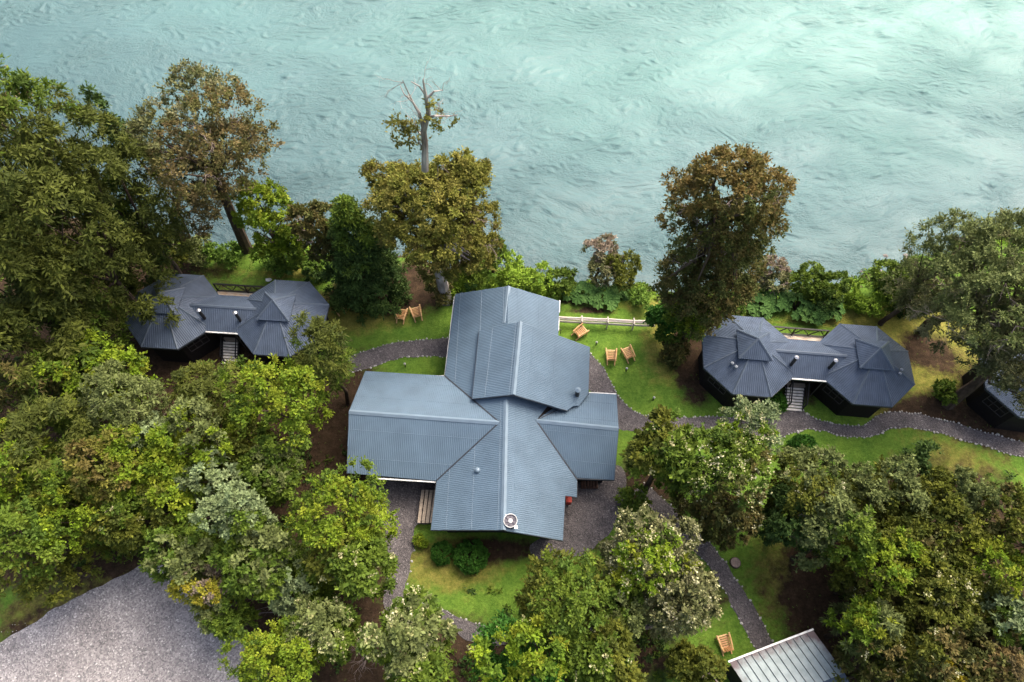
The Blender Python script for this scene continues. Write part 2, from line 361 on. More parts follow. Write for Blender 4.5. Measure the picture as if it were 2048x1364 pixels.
link("ground", gm, kind="structure")

X, Y, Q = grid(axis(-62, 62, 0.4, 600), axis(29, 76, 0.32, 600))
rw = np.random.default_rng(5)
Z = np.zeros(len(X))
wx = X + 2.2 * np.sin(Y * .13 + .6 * np.sin(X * .07)) + 1.4 * np.sin(Y * .31 + 1 + X * .05)
wy = Y + 2.0 * np.sin(X * .12 + .5) + 1.2 * np.sin(X * .27 + Y * .1 + 2)
for i in range(26):                        # ripples of the current, bent into swirls
    lam = 1.0 * 1.075 ** i; th = R(100) + rw.normal() * 0.55; k = 2 * math.pi / lam
    ph = k * (np.cos(th) * wx + np.sin(th) * wy) + rw.uniform(0, 6.3) + 1.2 * np.sin(k * .23 * (wx - wy) + i)
    Z += 0.0076 * lam ** 0.72 * (np.sin(ph) if i % 2 else 1.4 - 2.6 * np.abs(np.sin(ph / 2)) ** .8)
amp = 0.35 + 1.15 * (0.5 + 0.5 * np.sin(wx * .11 + 1.0) * np.sin(wy * .17)) ** 1.5
amp *= np.clip((X + 40) / 70, 0.35, 1.2)   # the stream runs rougher on the right
Z = Z * amp * (np.abs(X) < 66) * (Y < 80)
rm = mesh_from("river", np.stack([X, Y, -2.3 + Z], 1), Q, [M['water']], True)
silt_glow = np.clip((Y - shore(X)) / 26.0, 0, 1) ** 0.8 * 0.62 + 0.26 * np.clip((X + 10) / 60, -0.6, 1)  # rises to the right to put sky glow into the water colour
a = rm.attributes.new("silt_glow", 'FLOAT', 'POINT'); a.data.foreach_set("value", np.clip(silt_glow, 0, 1.2).astype(np.float32))
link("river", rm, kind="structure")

# ------------------------------------------------------------------ gravel paths and car park
rng = np.random.default_rng(11)
def smooth_line(pts, step=0.25):
    P = np.array([at(*p)[:2] for p in pts]); n = len(P); out = []
    for i in range(n - 1):
        p0, p1, p2, p3 = P[max(i - 1, 0)], P[i], P[i + 1], P[min(i + 2, n - 1)]
        m = max(2, int(np.linalg.norm(p2 - p1) / step))
        for t in np.arange(m) / m:
            out.append(0.5 * ((2 * p1) + (p2 - p0) * t + (2 * p0 - 5 * p1 + 4 * p2 - p3) * t * t + (3 * p1 - p0 - 3 * p2 + p3) * t ** 3))
    out.append(P[-1]); return np.array(out)
def resample(L, n):
    s = np.concatenate([[0], np.cumsum(np.linalg.norm(np.diff(L, axis=0), axis=1))])
    t = np.linspace(0, s[-1], n); return np.stack([np.interp(t, s, L[:, 0]), np.interp(t, s, L[:, 1])], 1)
def jitter(L, amp):
    n = len(L); e = np.convolve(rng.normal(size=(n + 4)), np.ones(3) / 3, 'same')[:n]; d = np.gradient(L, axis=0); d /= np.linalg.norm(d, axis=1)[:, None] + 1e-9
    return L + np.stack([-d[:, 1], d[:, 0]], 1) * (e * amp)[:, None]
ZP = [0.012]
def ribbon(name, top, bot):
    A, B = smooth_line(top), smooth_line(bot); n = max(len(A), len(B)); A, B = jitter(resample(A, n), .07), jitter(resample(B, n), .07)
    V, Fc = [], []; K = 6
    for i in range(n):
        for k in range(K + 1): q = A[i] + (B[i] - A[i]) * k / K; V.append((q[0], q[1], ZP[0]))
    for i in range(n - 1):
        for k in range(K): a_ = i * (K + 1) + k; Fc.append((a_, a_ + K + 1, a_ + K + 2, a_ + 1))
    ZP[0] += 0.005
    o = part(name, (V, Fc), M['path'], kind="structure"); return o, A, B
def area(name, pts, m, z=None):
    L = smooth_line(list(pts) + [pts[0]]); L = jitter(L, .09)[:-1]; z = z or ZP[0]; ZP[0] += 0.005
    bm = bmesh.new(); f = bm.faces.new([bm.verts.new((p[0], p[1], z)) for p in L]); bmesh.ops.triangulate(bm, faces=[f])
    bmesh.ops.recalc_face_normals(bm, faces=bm.faces[:])
    if sum(f.normal.z for f in bm.faces) < 0: bmesh.ops.reverse_faces(bm, faces=bm.faces[:])
    me = bpy.data.meshes.new(name); bm.to_mesh(me); bm.free(); me.materials.append(m)
    return link(name, me, kind="structure"), L
def stone_mesh(i):
    r = np.random.default_rng(100 + i); bm = bmesh.new(); bmesh.ops.create_icosphere(bm, subdivisions=1, radius=1)
    for v in bm.verts: v.co = Vector((v.co.x * r.uniform(.75, 1.2), v.co.y * r.uniform(.75, 1.2), v.co.z * r.uniform(.5, .8)))
    me = bpy.data.meshes.new("border_stone"); bm.to_mesh(me); bm.free(); me.materials.append(M['stone']); return me
STONES = [stone_mesh(i) for i in range(7)]
stone_left = [300]
def stones(parent, L, spacing=0.3, skip=0.1, size=(0.04, 0.088), as_parts=True, a=0.0, b=1.0):
    s = np.concatenate([[0], np.cumsum(np.linalg.norm(np.diff(L, axis=0), axis=1))]); t = s[-1] * a; rest = []
    while t < s[-1] * b:
        p = np.array([np.interp(t, s, L[:, 0]), np.interp(t, s, L[:, 1])]) + rng.normal(0, .035, 2); t += spacing * rng.uniform(.6, 1.5)
        if rng.random() < skip: continue
        k = rng.uniform(*size) * (1.35 if rng.random() < .08 else 1); rz = rng.uniform(0, 6.28); me = STONES[rng.integers(7)]
        sc = (k * rng.uniform(.9, 1.5), k, k)
        if as_parts and stone_left[0] > 0:
            o = link("border_stone", me, parent); o.location = (p[0], p[1], 0.03 + k * .2); o.rotation_euler = (0, 0, rz); o.scale = sc; stone_left[0] -= 1
        else:
            V = np.array([v.co for v in me.vertices]) * sc; c, q = math.cos(rz), math.sin(rz)
            V = np.stack([V[:, 0] * c - V[:, 1] * q + p[0], V[:, 0] * q + V[:, 1] * c + p[1], V[:, 2] + .03 + k * .2], 1)
            rest.append((V, [tuple(f.vertices) for f in me.polygons]))
    if rest: part("border_stones", join(*rest), M['stone'], parent, "stuff")

east, eA, eB = ribbon("gravel_path",
    [(1545, 832), (1568, 822), (1606, 822), (1622, 834), (1660, 846), (1720, 850), (1742, 838), (1762, 828), (1790, 824), (1850, 830), (1920, 850), (1990, 870), (2090, 896)],
    [(1545, 888), (1570, 872), (1598, 862), (1640, 861), (1680, 872), (1740, 873), (1775, 862), (1800, 856), (1850, 860), (1900, 872), (1960, 890), (2010, 905), (2090, 925)])
stones(east, eA, .23, .06, a=0.12); stones(east, eB, .22, .05)
link_, lA, lB = ribbon("gravel_path", [(1182, 708), (1200, 725), (1218, 755), (1236, 792), (1262, 818), (1300, 832), (1360, 836), (1440, 832), (1548, 838)],
                       [(1160, 712), (1168, 760), (1196, 800), (1225, 850), (1262, 862), (1310, 860), (1370, 860), (1450, 860), (1548, 880)])
stones(link_, lA, .24, .08)
west, wA, wB = ribbon("gravel_path", [(690, 716), (722, 705), (760, 692), (800, 684), (850, 680), (905, 677)], [(690, 750), (735, 738), (770, 726), (805, 716), (850, 713), (900, 714)])
stones(west, wA, .3, .12); stones(west, wB, .3, .12)
south, sA, sB = ribbon("gravel_path", [(1290, 968), (1345, 1015), (1395, 1065), (1440, 1108), (1475, 1160), (1505, 1210), (1530, 1255), (1558, 1310)],
                       [(1262, 985), (1318, 1035), (1365, 1085), (1408, 1122), (1440, 1170), (1470, 1225), (1495, 1270), (1518, 1310)])
stones(south, sA, .4, .35, as_parts=False); stones(south, sB, .4, .35, as_parts=False)
apron, aL = area("gravel_yard", [(1128, 955), (1235, 930), (1250, 975), (1238, 1030), (1215, 1070), (1160, 1112), (1080, 1118), (1060, 1090), (1110, 1060), (1120, 1000)], M['path'])
yard, yL = area("gravel_path", [(735, 935), (870, 950), (872, 1040), (832, 1052), (828, 1100), (815, 1150), (800, 1215), (770, 1215), (775, 1100), (745, 1000)], M['path'])
stones(yard, smooth_line([(832, 1052), (830, 1100), (818, 1150), (812, 1190)]), .35, .3, as_parts=False)
low, oA, oB = ribbon("gravel_path", [(845, 1205), (890, 1222), (950, 1245), (1000, 1258), (1100, 1262), (1300, 1235)], [(870, 1230), (910, 1262), (945, 1285), (1010, 1290), (1110, 1285), (1310, 1255)])
stones(low, oA, .35, .2, as_parts=False, b=.45)
lot, lotL = area("car_park", [(-150, 1400), (-60, 1320), (40, 1262), (130, 1208), (230, 1160), (315, 1118), (370, 1110), (430, 1200), (470, 1245), (490, 1300), (480, 1364), (470, 1500), (-150, 1520)], M['lot'])
grit = []
for i in range(600):
    p = at(rng.uniform(0, 480), rng.uniform(1130, 1364))
    if rng.random() < .3: p = at(rng.normal(230, 50), rng.normal(1320, 25))
    k = rng.uniform(.012, .038); me = STONES[i % 7]; V = np.array([v.co for v in me.vertices]) * k
    c_ = at(310, 1118)
    if (p[1] - c_[1]) < (p[0] - c_[0]) * .45 - .3: grit.append((V + [p[0], p[1], ZP[0] + k * .3], [tuple(f.vertices) for f in me.polygons]))
part("loose_stones", join(*grit), M['stone'], lot, "stuff")

# ------------------------------------------------------------------ the lodge
lodge = thing("lodge", "large blue grey metal roofed lodge with crossed wings in the middle", "house", at(1010, 870)[:2].tolist() + [0])
def slope(parent, pl, pix, m, mr, pitch=0.125, t=0.07, down=None, name="roof_slope"):
    P = [on_plane(px, py, pl) for px, py in pix]; n = pl[1]
    o = part(name, slab(P, t), m, parent)
    d = np.array([n[0], n[1], 0]) if down is None else down
    dd = d - n * np.dot(d, n); part("ribbing", ribs(P, dd, pitch, pitch * .62, 0.02), mr, o, "stuff")
    vf = ribs(P, np.cross(n, dd), 1.83, .05, .0205)
    if vf[0]: part("sheet_laps", vf, mr, o, "stuff")
    return o, P
def cap_line(parent, a, b, m, wd=0.32, name="ridge_cap", lift=0.02):
    a, b = np.array(a, float), np.array(b, float); d = b - a; d /= np.linalg.norm(d); s = np.cross(d, [0, 0, 1.0]); s /= np.linalg.norm(s)
    V = []
    for p in (a, b): V += [p - s * wd / 2 + [0, 0, lift - wd * .2], p + [0, 0, lift + .045], p + s * wd / 2 + [0, 0, lift - wd * .2], p + [0, 0, lift - .08]]
    return part(name, (V, [(0, 1, 5, 4), (1, 2, 6, 5), (2, 3, 7, 6), (3, 0, 4, 7), (3, 2, 1, 0), (4, 5, 6, 7)]), m, parent)
ZE, ZR = 2.6, 4.8
RN, RS = at(1017, 572, ZR), at(1006.5, 1059.6, ZR)
PW = plane(RN, RS, at(882, 850, ZE)); PE = plane(RN, RS, at(1123, 860, ZE))
wi = on_plane(999, 845, PW); wo_ = at(698, 823, wi[2])
PWN = plane(wi, wo_, at(810, 747, ZE)); PWS = plane(wi, wo_, at(784, 953, ZE))
ei = on_plane(1072, 841, PE); eo = at(1237, 857, ei[2]); zee = on_plane(1154, 961, PE)[2]
PEN = plane(ei, eo, at(1205, 786.6, zee)); PES = plane(ei, eo, at(1191, 957.5, zee))
ZU = 5.5
UN, US = at(1040.5, 643, ZU), at(1026.5, 789, ZU)
PUW = plane(UN, US, at(951.5, 728, ZU - 1.45)); PUE = plane(UN, US, at(1178, 740, ZU - 2.85))
sW, _ = slope(lodge, PW, [(1017, 572), (911, 588), (889.6, 752), (999, 845), (873.4, 961), (862, 1059.6), (1006.5, 1059.6)], M['roof'], M['roof'])
sE, _ = slope(lodge, PE, [(1017, 572), (1006.5, 1059.6), (1125.6, 1080.8), (1130, 991.5), (1153.6, 994), (1154, 961), (1072, 841), (1112, 790), (1119, 602)], M['roof'], M['roof'])
sWN, pWN = slope(lodge, PWN, [(698, 823), (999, 845), (889, 751.7), (731, 742)], M['roof'], M['roof'])
sWS, pWS = slope(lodge, PWS, [(698, 823), (694, 946), (873, 961.5), (999, 845)], M['roof'], M['roof'])
sEN, pEN = slope(lodge, PEN, [(1072, 841), (1237, 857), (1232.7, 788.7), (1150, 784)], M['roof'], M['roof'])
sES, pES = slope(lodge, PES, [(1072, 841), (1154, 955.4), (1228.5, 959.6), (1237, 857)], M['roof'], M['roof'])
sUW, pUW = slope(lodge, PUW, [(1040.5, 643), (958.5, 660), (944.5, 797), (1026.5, 789)], M['roof'], M['roof'])
sUE, pUE = slope(lodge, PUE, [(1040.5, 643), (1026.5, 789), (1134, 820.6), (1146, 812), (1158, 811), (1176.6, 787), (1179.6, 694)], M['roof'], M['roof'])
cap_line(lodge, RN, on_plane(1009.2, 646, PW), M['cap']); cap_line(lodge, on_plane(1012, 800, PW), RS, M['cap'])
cap_line(lodge, wo_, wi, M['cap']); cap_line(lodge, ei, eo, M['cap']); cap_line(lodge, UN, US, M['cap'], lift=.03)
def valley(a, b, pl, pl2, wd=0.09):
    P = []
    for px, py in (a, b):
        p, q = on_plane(px, py, pl), on_plane(px, py, pl2); P.append(p if p[2] > q[2] else q)
    d = P[1] - P[0]; part("valley_flashing", beam(P[0] + [0, 0, .025], P[1] + [0, 0, .025], wd, .03), M['valley'], lodge)
valley((889.6, 752), (999, 845), PW, PWN); valley((873.4, 961), (999, 845), PW, PWS)
valley((1154, 959), (1072, 841), PE, PES); valley((1072, 841), (1140, 808), PE, PEN, .06)
def fascia(a, b, pl, m=M['fascia'], h=.2, name="fascia", drop=.12, wd=.05):
    p, q = on_plane(*a, pl), on_plane(*b, pl); part(name, beam(p - [0, 0, drop], q - [0, 0, drop], wd, h), m, lodge)
for a_, b_, pl in [((911, 588), (889.6, 752), PW), ((873.4, 961), (862, 1059.6), PW), ((862, 1059.6), (1006.5, 1059.6), PW), ((1006.5, 1059.6), (1125.6, 1080.8), PE), ((1125.6, 1080.8), (1130, 991.5), PE),
                   ((1153.6, 994), (1154, 961), PE), ((698, 823), (694, 946), PWS), ((698, 823), (731, 742), PWN), ((1237, 857), (1228.5, 959.6), PES), ((1237, 857), (1232.7, 788.7), PEN), ((1154, 957), (1228.5, 959.6), PES),
                   ((1179.6, 694), (1176.6, 787), PUE), ((1026.5, 789), (1134, 820.6), PUE), ((944.5, 797), (1026.5, 789), PUW), ((958.5, 660), (944.5, 797), PUW)]:
    fascia(a_, b_, pl)
for a_, b_, pl in [((742, 955.5), (871, 963.5), PWS), ((866, 751), (888, 751.5), PWN), ((1119.6, 600), (1118.6, 624), PE), ((1117.8, 636), (1117, 660), PE), ((1178, 784.5), (1233, 787.5), PEN), ((909, 592), (890, 749), PW)]:
    fascia(a_, b_, pl, M['gutter'], .09, "gutter", .09, .09)
# walls: prisms set in from the eaves
def prism(foot, z0, tops):
    n = len(foot); V = [(*p, z0) for p in foot] + [(*p, t) for p, t in zip(foot, tops)]
    return V, [tuple(range(n))[::-1], tuple(range(n, 2 * n))] + [(i, (i + 1) % n, (i + 1) % n + n, i + n) for i in range(n)]
def ztop(p, pls): return min(pl[0][2] - (pl[1][0] * (p[0] - pl[0][0]) + pl[1][1] * (p[1] - pl[0][1])) / pl[1][2] for pl in pls) - 0.12
def wall_block(foot, pls, name="wall"):
    return part(name, prism(foot, 0, [ztop(p, pls) for p in foot]), M['wall'], lodge)
wall_block([(-4.3, 10.9), (-0.6, 10.9), (2.6, 10.5), (2.85, 13.3), (2.9, 27.0), (-0.3, 27.4), (-3.7, 27.6), (-4.2, 20)], [PW, PE])
wall_block([(-10.1, 14.75), (-4.3, 14.3), (-4.3, 20.7), (-9.8, 21.1), (-9.95, 17.4)], [PWN, PWS])
wall_block([(2.7, 14.4), (6.2, 14.3), (6.45, 16.4), (6.75, 19.4), (2.7, 19.5)], [PEN, PES])
wall_block([(-2.2, 19.0), (0.2, 18.9), (4.0, 19.0), (4.5, 23.0), (0.3, 23.4), (-2.1, 23.3)], [PUW, PUE])
# south gable window
for x0 in (-3.4, -2.0):
    wf = part("window", join(beam((x0, 10.86, 1.0), (x0 + 1.1, 10.86, 1.0), .06, .07), beam((x0, 10.86, 2.05), (x0 + 1.1, 10.86, 2.05), .06, .07), beam((x0, 10.86, 1.0), (x0, 10.86, 2.05), .07, .06), beam((x0 + 1.1, 10.86, 1.0), (x0 + 1.1, 10.86, 2.05), .07, .06)), M['white'], lodge)
    part("pane", beam((x0 + .04, 10.88, 1.52), (x0 + 1.06, 10.88, 1.52), .02, .98), M['glass'], wf)
# porch on the west side of the south wing
porch = part("porch_frame", join(beam(at(838, 1044, .55), at(868, 1046, .55), .12, .2), beam(at(846, 984, .55), at(876, 986, .55), .12, .2), beam(at(838, 1044, .3), at(846, 984, .3), .12, .6)), M['wall'], lodge)
for k in range(5):
    a_, b_ = at(838 + 8.2 * k, 1046, .68), at(846 + 8.4 * k, 980, .68); part("plank", beam(a_, b_, .21, .05), M['deck'], porch)
# roof fittings
def on_roof(px, py, pl): return on_plane(px, py, pl)
q = on_roof(955, 941, PW); part("roof_vent", lathe(q, [(.11, -.1), (.11, .1), (.19, .1), (.17, .17), (.08, .23), (.01, .24)], 14), M['cap'], lodge, smooth=True)
q = on_roof(1021, 1044, PE)
fan = part("exhaust_fan", lathe(q, [(.40, -.15), (.40, .30), (.42, .32), (.36, .33), (.34, .26), (.01, .26)], 22), M['fan'], lodge)
part("fan_rim", lathe(q, [(.385, .335), (.42, .335), (.42, .36), (.385, .36), (.385, .335)], 26, False), M['gutter'], fan)
part("fan_hub", lathe(q, [(.13, .25), (.13, .30), (.10, .33), (.01, .335)], 16), M['white'], fan)
for k in range(6):
    t_ = k * math.pi / 3 + .2; part("fan_blade", beam(q + [.12 * math.cos(t_), .12 * math.sin(t_), .285], q + [.32 * math.cos(t_), .32 * math.sin(t_), .285], .13, .012, (math.sin(t_) * .5, -math.cos(t_) * .5, 1)), M['fan'], fan)
for dx, dy in ((.33, -.36), (-.36, .33)): part("fan_bracket", beam(q + [dx - .1, dy, .2], q + [dx + .1, dy, .2], .18, .05), M['white'], fan)
q = on_roof(1154, 790, PUE); ch = part("chimney", lathe(q, [(.16, -.2), (.16, .75), (.10, .75), (.10, .80)], 14), M['pipe'], lodge)
part("chimney_cap", lathe(q + [0, 0, .8], [(.2, 0), (.2, .05), (.02, .16)], 14), M['cap'], ch)
q = at(1118, 663, 2.5); part("wall_bracket", join(tube([q + [-.5, .15, 0], q + [.15, .15, 0], q + [.15, .15, -.6]], [.035] * 3, 6)), M['pipe'], lodge)

# ------------------------------------------------------------------ cabins (two octagons joined by a gabled link)
def build_cabin():
    t = thing("cabin", "", "cabin")
    def P_(name, vf, m, par=t, kind=None): return part(name, vf, m, par, kind, local=True)
    RO, AP, ze, sl = 3.46, 3.46 * math.cos(R(22.5)), 3.0, 0.60
    za = ze + AP * sl
    for cx in (-4.09, 4.09):
        C = np.array([cx, 0, 0]); V8 = [C + [RO * math.cos(R(22.5 + 45 * k)), RO * math.sin(R(22.5 + 45 * k)), ze] for k in range(8)]; A = C + [0, 0, za]
        for k in range(8):
            a, b = V8[k], V8[(k + 1) % 8]; m_ = (a + b) / 2
            o = P_("roof_slope", slab([a, b, A], .06), M['cabroof'])
            part("ribbing", ribs([a, b, A], (m_ - C) * [1, 1, 0], .135, .085, .02), M['cabroof'], o, "stuff", local=True)
            cap_line_local(t, a, A, M['cabcap'], .15)
            P_("fascia", beam(a - [0, 0, .1], b - [0, 0, .1], .04, .16), M['fascia'])
        W8 = [C + [3.0 * math.cos(R(22.5 + 45 * k)), 3.0 * math.sin(R(22.5 + 45 * k)), 0] for k in range(8)]
        wl = P_("wall", prism([(p[0], p[1]) for p in W8], 0, [2.92] * 8), M['cabwall'])
        for k in (4, 6, 0, 2) if cx < 0 else (3, 5, 6, 0, 2):
            pass
        ks = (6, 0, 4) if cx < 0 else (4, 3, 6)
        for k in ks:                                          # windows of small panes in the walls
            a, b = W8[k], W8[(k + 1) % 8]; d = (b - a) / np.linalg.norm(b - a); n_ = np.array([d[1], -d[0], 0.0])
            m_ = (a + b) / 2 + n_ * .03; hw, z0, z1 = .75, 1.35, 2.5
            fr = [beam(m_ - d * hw + [0, 0, z], m_ + d * hw + [0, 0, z], .05, .05) for z in (z0, (z0 + z1) / 2, z1)]
            fr += [beam(m_ + d * u + [0, 0, z0], m_ + d * u + [0, 0, z1], .05, .05, n_) for u in (-hw, -hw / 3, hw / 3, hw)]
            wn = P_("window", join(*fr), M['frame'], wl)
        # little pyramid hat over the crown of the roof
        hz, hh, hs = 4.42, .92, 1.15
        Q = [C + [sx * hs, sy * hs, hz] for sx, sy in ((-1, -1), (1, -1), (1, 1), (-1, 1))]; T = C + [0, 0, hz + hh]
        for k in range(4):
            a, b = Q[k], Q[(k + 1) % 4]; m_ = (a + b) / 2
            o = P_("hat_slope", slab([a, b, T], .05), M['cabroof'])
            part("ribbing", ribs([a, b, T], (m_ - C) * [1, 1, 0], .135, .085, .02), M['cabroof'], o, "stuff", local=True)
            cap_line_local(t, a, T, M['cabcap'], .15)
        P_("hat_wall", prism([(cx - .95, -.95), (cx + .95, -.95), (cx + .95, .95), (cx - .95, .95)], 3.7, [hz - .02] * 4), M['cabwall'])
    # link
    hy, zr = 1.56, ze + 1.56 * .6
    xr = 4.09 - (AP - (zr - ze) / sl); xe = 4.09 - AP * 1.0
    for s in (-1, 1):
        e = 1.12
        poly = [(-xr, 0, zr), (xr, 0, zr), (e + .3, s * hy, ze), (-e - .3, s * hy, ze)]
        o = P_("link_slope", slab(poly, .06), M['cabroof'])
        part("ribbing", ribs(poly, (0, s, 0), .135, .085, .02), M['cabroof'], o, "stuff", local=True)
        for x_ in (-1, 1): P_("valley_flashing", beam((x_ * xr, 0, zr + .02), (x_ * (e + .3), s * hy, ze + .02), .06, .03), M['valley'])
    cap_line_local(t, np.array([-xr, 0, zr]), np.array([xr, 0, zr]), M['cabcap'], .22)
    P_("gutter", beam((-1.2, -hy - .06, ze - .05), (1.2, -hy - .06, ze - .05), .10, .10), M['gutter'])
    P_("fascia", beam((-1.2, hy, ze - .1), (1.2, hy, ze - .1), .04, .16), M['fascia'])
    P_("wall", prism([(-1.25, -.9), (1.25, -.9), (1.25, .95), (-1.25, .95)], 0, [3.2] * 4), M['cabwall'])
    P_("downpipe", tube([(1.0, -hy - .06, ze - .1), (1.0, -hy - .06, .0)], [.045, .045], 8), M['gutter'] if False else M['frame'])
    # deck behind the link with a crossed railing
    df = P_("deck_frame", join(beam((-2.4, 3.15, .8), (2.4, 3.15, .8), .1, .25), beam((-1.2, 1.2, .8), (1.2, 1.2, .8), .1, .25), beam((-2.35, 3.1, .4), (-2.35, 3.1, .0), .12, .12), beam((2.35, 3.1, .8), (2.35, 3.1, .0), .12, .12)), M['rail'])
    for k in range(13):
        y = 1.05 + .165 * k; h_ = min(.0 + y, 2.42)
        P_("plank", beam((-h_, y, .95), (h_, y, .95), .15, .04), M['decknew'], df)
    rl = P_("railing", join(beam((-2.45, 3.16, 1.95), (2.45, 3.16, 1.95), .12, .07), beam((-2.45, 3.16, 1.08), (2.45, 3.16, 1.08), .06, .06)), M['rail'])
    n_ = 8
    for k in range(n_):
        x0, x1 = -2.4 + 4.8 * k / n_, -2.4 + 4.8 * (k + 1) / n_
        P_("brace", beam((x0, 3.16, 1.1), (x1, 3.16, 1.92), .05, .06, (0, 1, 0)) if k % 2 == 0 else beam((x0, 3.16, 1.92), (x1, 3.16, 1.1), .05, .06, (0, 1, 0)), M['rail'], rl)
    for x0 in (-2.4, 0, 2.4): P_("post", beam((x0, 3.16, .9), (x0, 3.16, 2.0), .08, .08), M['rail'], rl)
    # stairs down to the path
    st = P_("stair_frame", join(*[beam((x, -2.62, .02), (x, -1.25, .92), .06, .22) for x in (-.80, .48)]), M['rail'])
    for k in range(8):
        y, z = -2.62 + .185 * k, .06 + .115 * k
        P_("tread", beam((-.86, y, z), (.47, y, z), .155, .045), M['tread'], st)
    for k in range(3): P_("tread", beam((-.79, -1.15 + .17 * k, .95), (.55, -1.15 + .17 * k, .95), .155, .04), M['deck'], st)
    for x in (-.62, .52):
        P_("handrail", join(beam((x, -2.55, .95), (x, -1.2, 1.80), .07, .07), beam((x, -2.5, .05), (x, -2.5, .98), .07, .07), beam((x, -1.25, .9), (x, -1.25, 1.8), .07, .07), beam((x, -2.5, .5), (x, -1.25, 1.35), .04, .05)), M['rail'], st)
    # flues on the link, twin vents on the outer slopes
    for x in (-1.32, 1.32):
        b_ = (x, -.78, zr - .78 * sl)
        f_ = P_("flue", lathe(b_, [(.12, -.15), (.12, 1.0), (.09, 1.0), (.09, 1.06)], 12), M['pipe'])
        P_("flue_cap", lathe(np.array(b_) + [0, 0, 1.06], [(.15, 0), (.15, .05), (.02, .13)], 12), M['steel'], f_)
    for s, (x, y) in ((-1, (-5.55, -1.30)), (-1, (-5.32, -1.55)), (1, (5.98, -.78)), (1, (5.86, -1.05))):
        r_ = AP - max(abs(x - s * 4.09) * math.cos(R(45 * k)) + abs(y) * math.sin(R(45 * k)) for k in (0, 1, 2))
        P_("vent", lathe((x, y, ze + r_ * sl), [(.07, -.1), (.07, .20), (.12, .20), (.11, .26), (.02, .31)], 12), M['vent'])
    return t
def cap_line_local(parent, a, b, m, wd):
    d = b - a; d = d / np.linalg.norm(d); s = np.cross(d, [0, 0, 1.0]); s /= np.linalg.norm(s); V = []
    for p in (a + [0, 0, .02], b + [0, 0, .02]): V += [p - s * wd / 2 - [0, 0, .02], p + [0, 0, .05], p + s * wd / 2 - [0, 0, .02]]
    part("ridge_cap", (V, [(0, 1, 4, 3), (1, 2, 5, 4), (0, 3, 5, 2), (0, 2, 1), (3, 4, 5)]), m, parent, local=True)
cab = build_cabin()
cab.location = (20.9, 22.35, 0); cab.rotation_euler = (0, 0, R(-5.2))
tag(cab, "right hand double octagon cabin with all its charcoal roof in the open", "cabin", "double octagon cabins")
cab2 = dup(cab); cab2.location = (-20.95, 26.15, 0); cab2.rotation_euler = (0, 0, R(-4.2))
tag(cab2, "left hand double octagon cabin half under the dark forest edge", "cabin", "double octagon cabins")
v3 = at(1972, 777, 3.0); cab3 = dup(cab)
r3 = R(-9); c3 = v3[:2] - np.array([-4.09 + 3.46 * math.cos(R(202.5)), 3.46 * math.sin(R(202.5))]) @ np.array([[math.cos(r3), math.sin(r3)], [-math.sin(r3), math.cos(r3)]])
cab3.location = (c3[0], c3[1], 0); cab3.rotation_euler = (0, 0, r3)
tag(cab3, "cabin cut off by the right edge behind the leaning trunk", "cabin", "double octagon cabins")

# ------------------------------------------------------------------ shed at the bottom edge
a_, b_, c_ = at(1625, 1259, 2.9), at(1458, 1323, 2.9), at(1689, 1346, 2.9)
ux = (b_ - a_); wid = np.linalg.norm(ux); ux /= wid; uy = np.array([ux[1], -ux[0], 0]);  uy = uy if np.dot(uy, c_ - a_) > 0 else -uy
shed = thing("shed", "small shed with a streaked pale ribbed metal roof at the bottom edge", "shed", (a_ + ux * wid / 2 + uy * 1.7) * [1, 1, 0])
LEN = np.dot(c_ - a_, uy); sk = (c_ - a_ - uy * LEN); LEN2 = 4.4
N = 24; V, Fc, rust = [], [], []
for j in range(N + 1):
    for i in range(N + 1):
        p = a_ + ux * wid * i / N + (c_ - a_) / LEN * LEN * j / N; V.append(p + [0, 0, .0])
        rust.append(max(0, .62 - j / N * 2.2) + max(0, .55 - i / N * 4.0) * (1 - .5 * j / N) + max(0, (i / N - .9) * 3))
for j in range(N):
    for i in range(N): k = j * (N + 1) + i; Fc.append((k, k + 1, k + N + 2, k + N + 1))
far = (c_ - a_)
V = np.array(V) - origin_of(shed); me = mesh_from("roof", V, Fc, [M['shed']])
if me.polygons[0].normal.z < 0: me.flip_normals()
at1 = me.attributes.new("rust", 'FLOAT', 'POINT'); at1.data.foreach_set("value", np.array(rust, np.float32)); srf = link("roof", me, shed)
for k in range(1, 12):
    p = a_ + ux * wid * k / 12; part("seam", beam(p + [0, 0, .02], p + far + [0, 0, .02], .028, .045), M['valley'] if k > 1 else M['fascia'], srf)
part("ridge_flashing", beam(a_ + [0, 0, .02] - ux * .05, b_ + [0, 0, .02] + ux * .05, .10, .06), M['gutter'], srf)
part("roof_slope", slab([a_ + far, b_ + far, b_ + far + far / LEN * 2.2 - [0, 0, 1.1], a_ + far + far / LEN * 2.2 - [0, 0, 1.1]], .05), M['cabroof'], shed)
ft = [a_ + ux * .3 + uy * .3, b_ - ux * .3 + uy * .3, b_ - ux * .3 + far + uy * 1.8, a_ + ux * .3 + far + uy * 1.8]
part("wall", prism([(p[0], p[1]) for p in ft], 0, [2.75, 2.75, 1.9, 1.9]), M['cabwall'], shed)

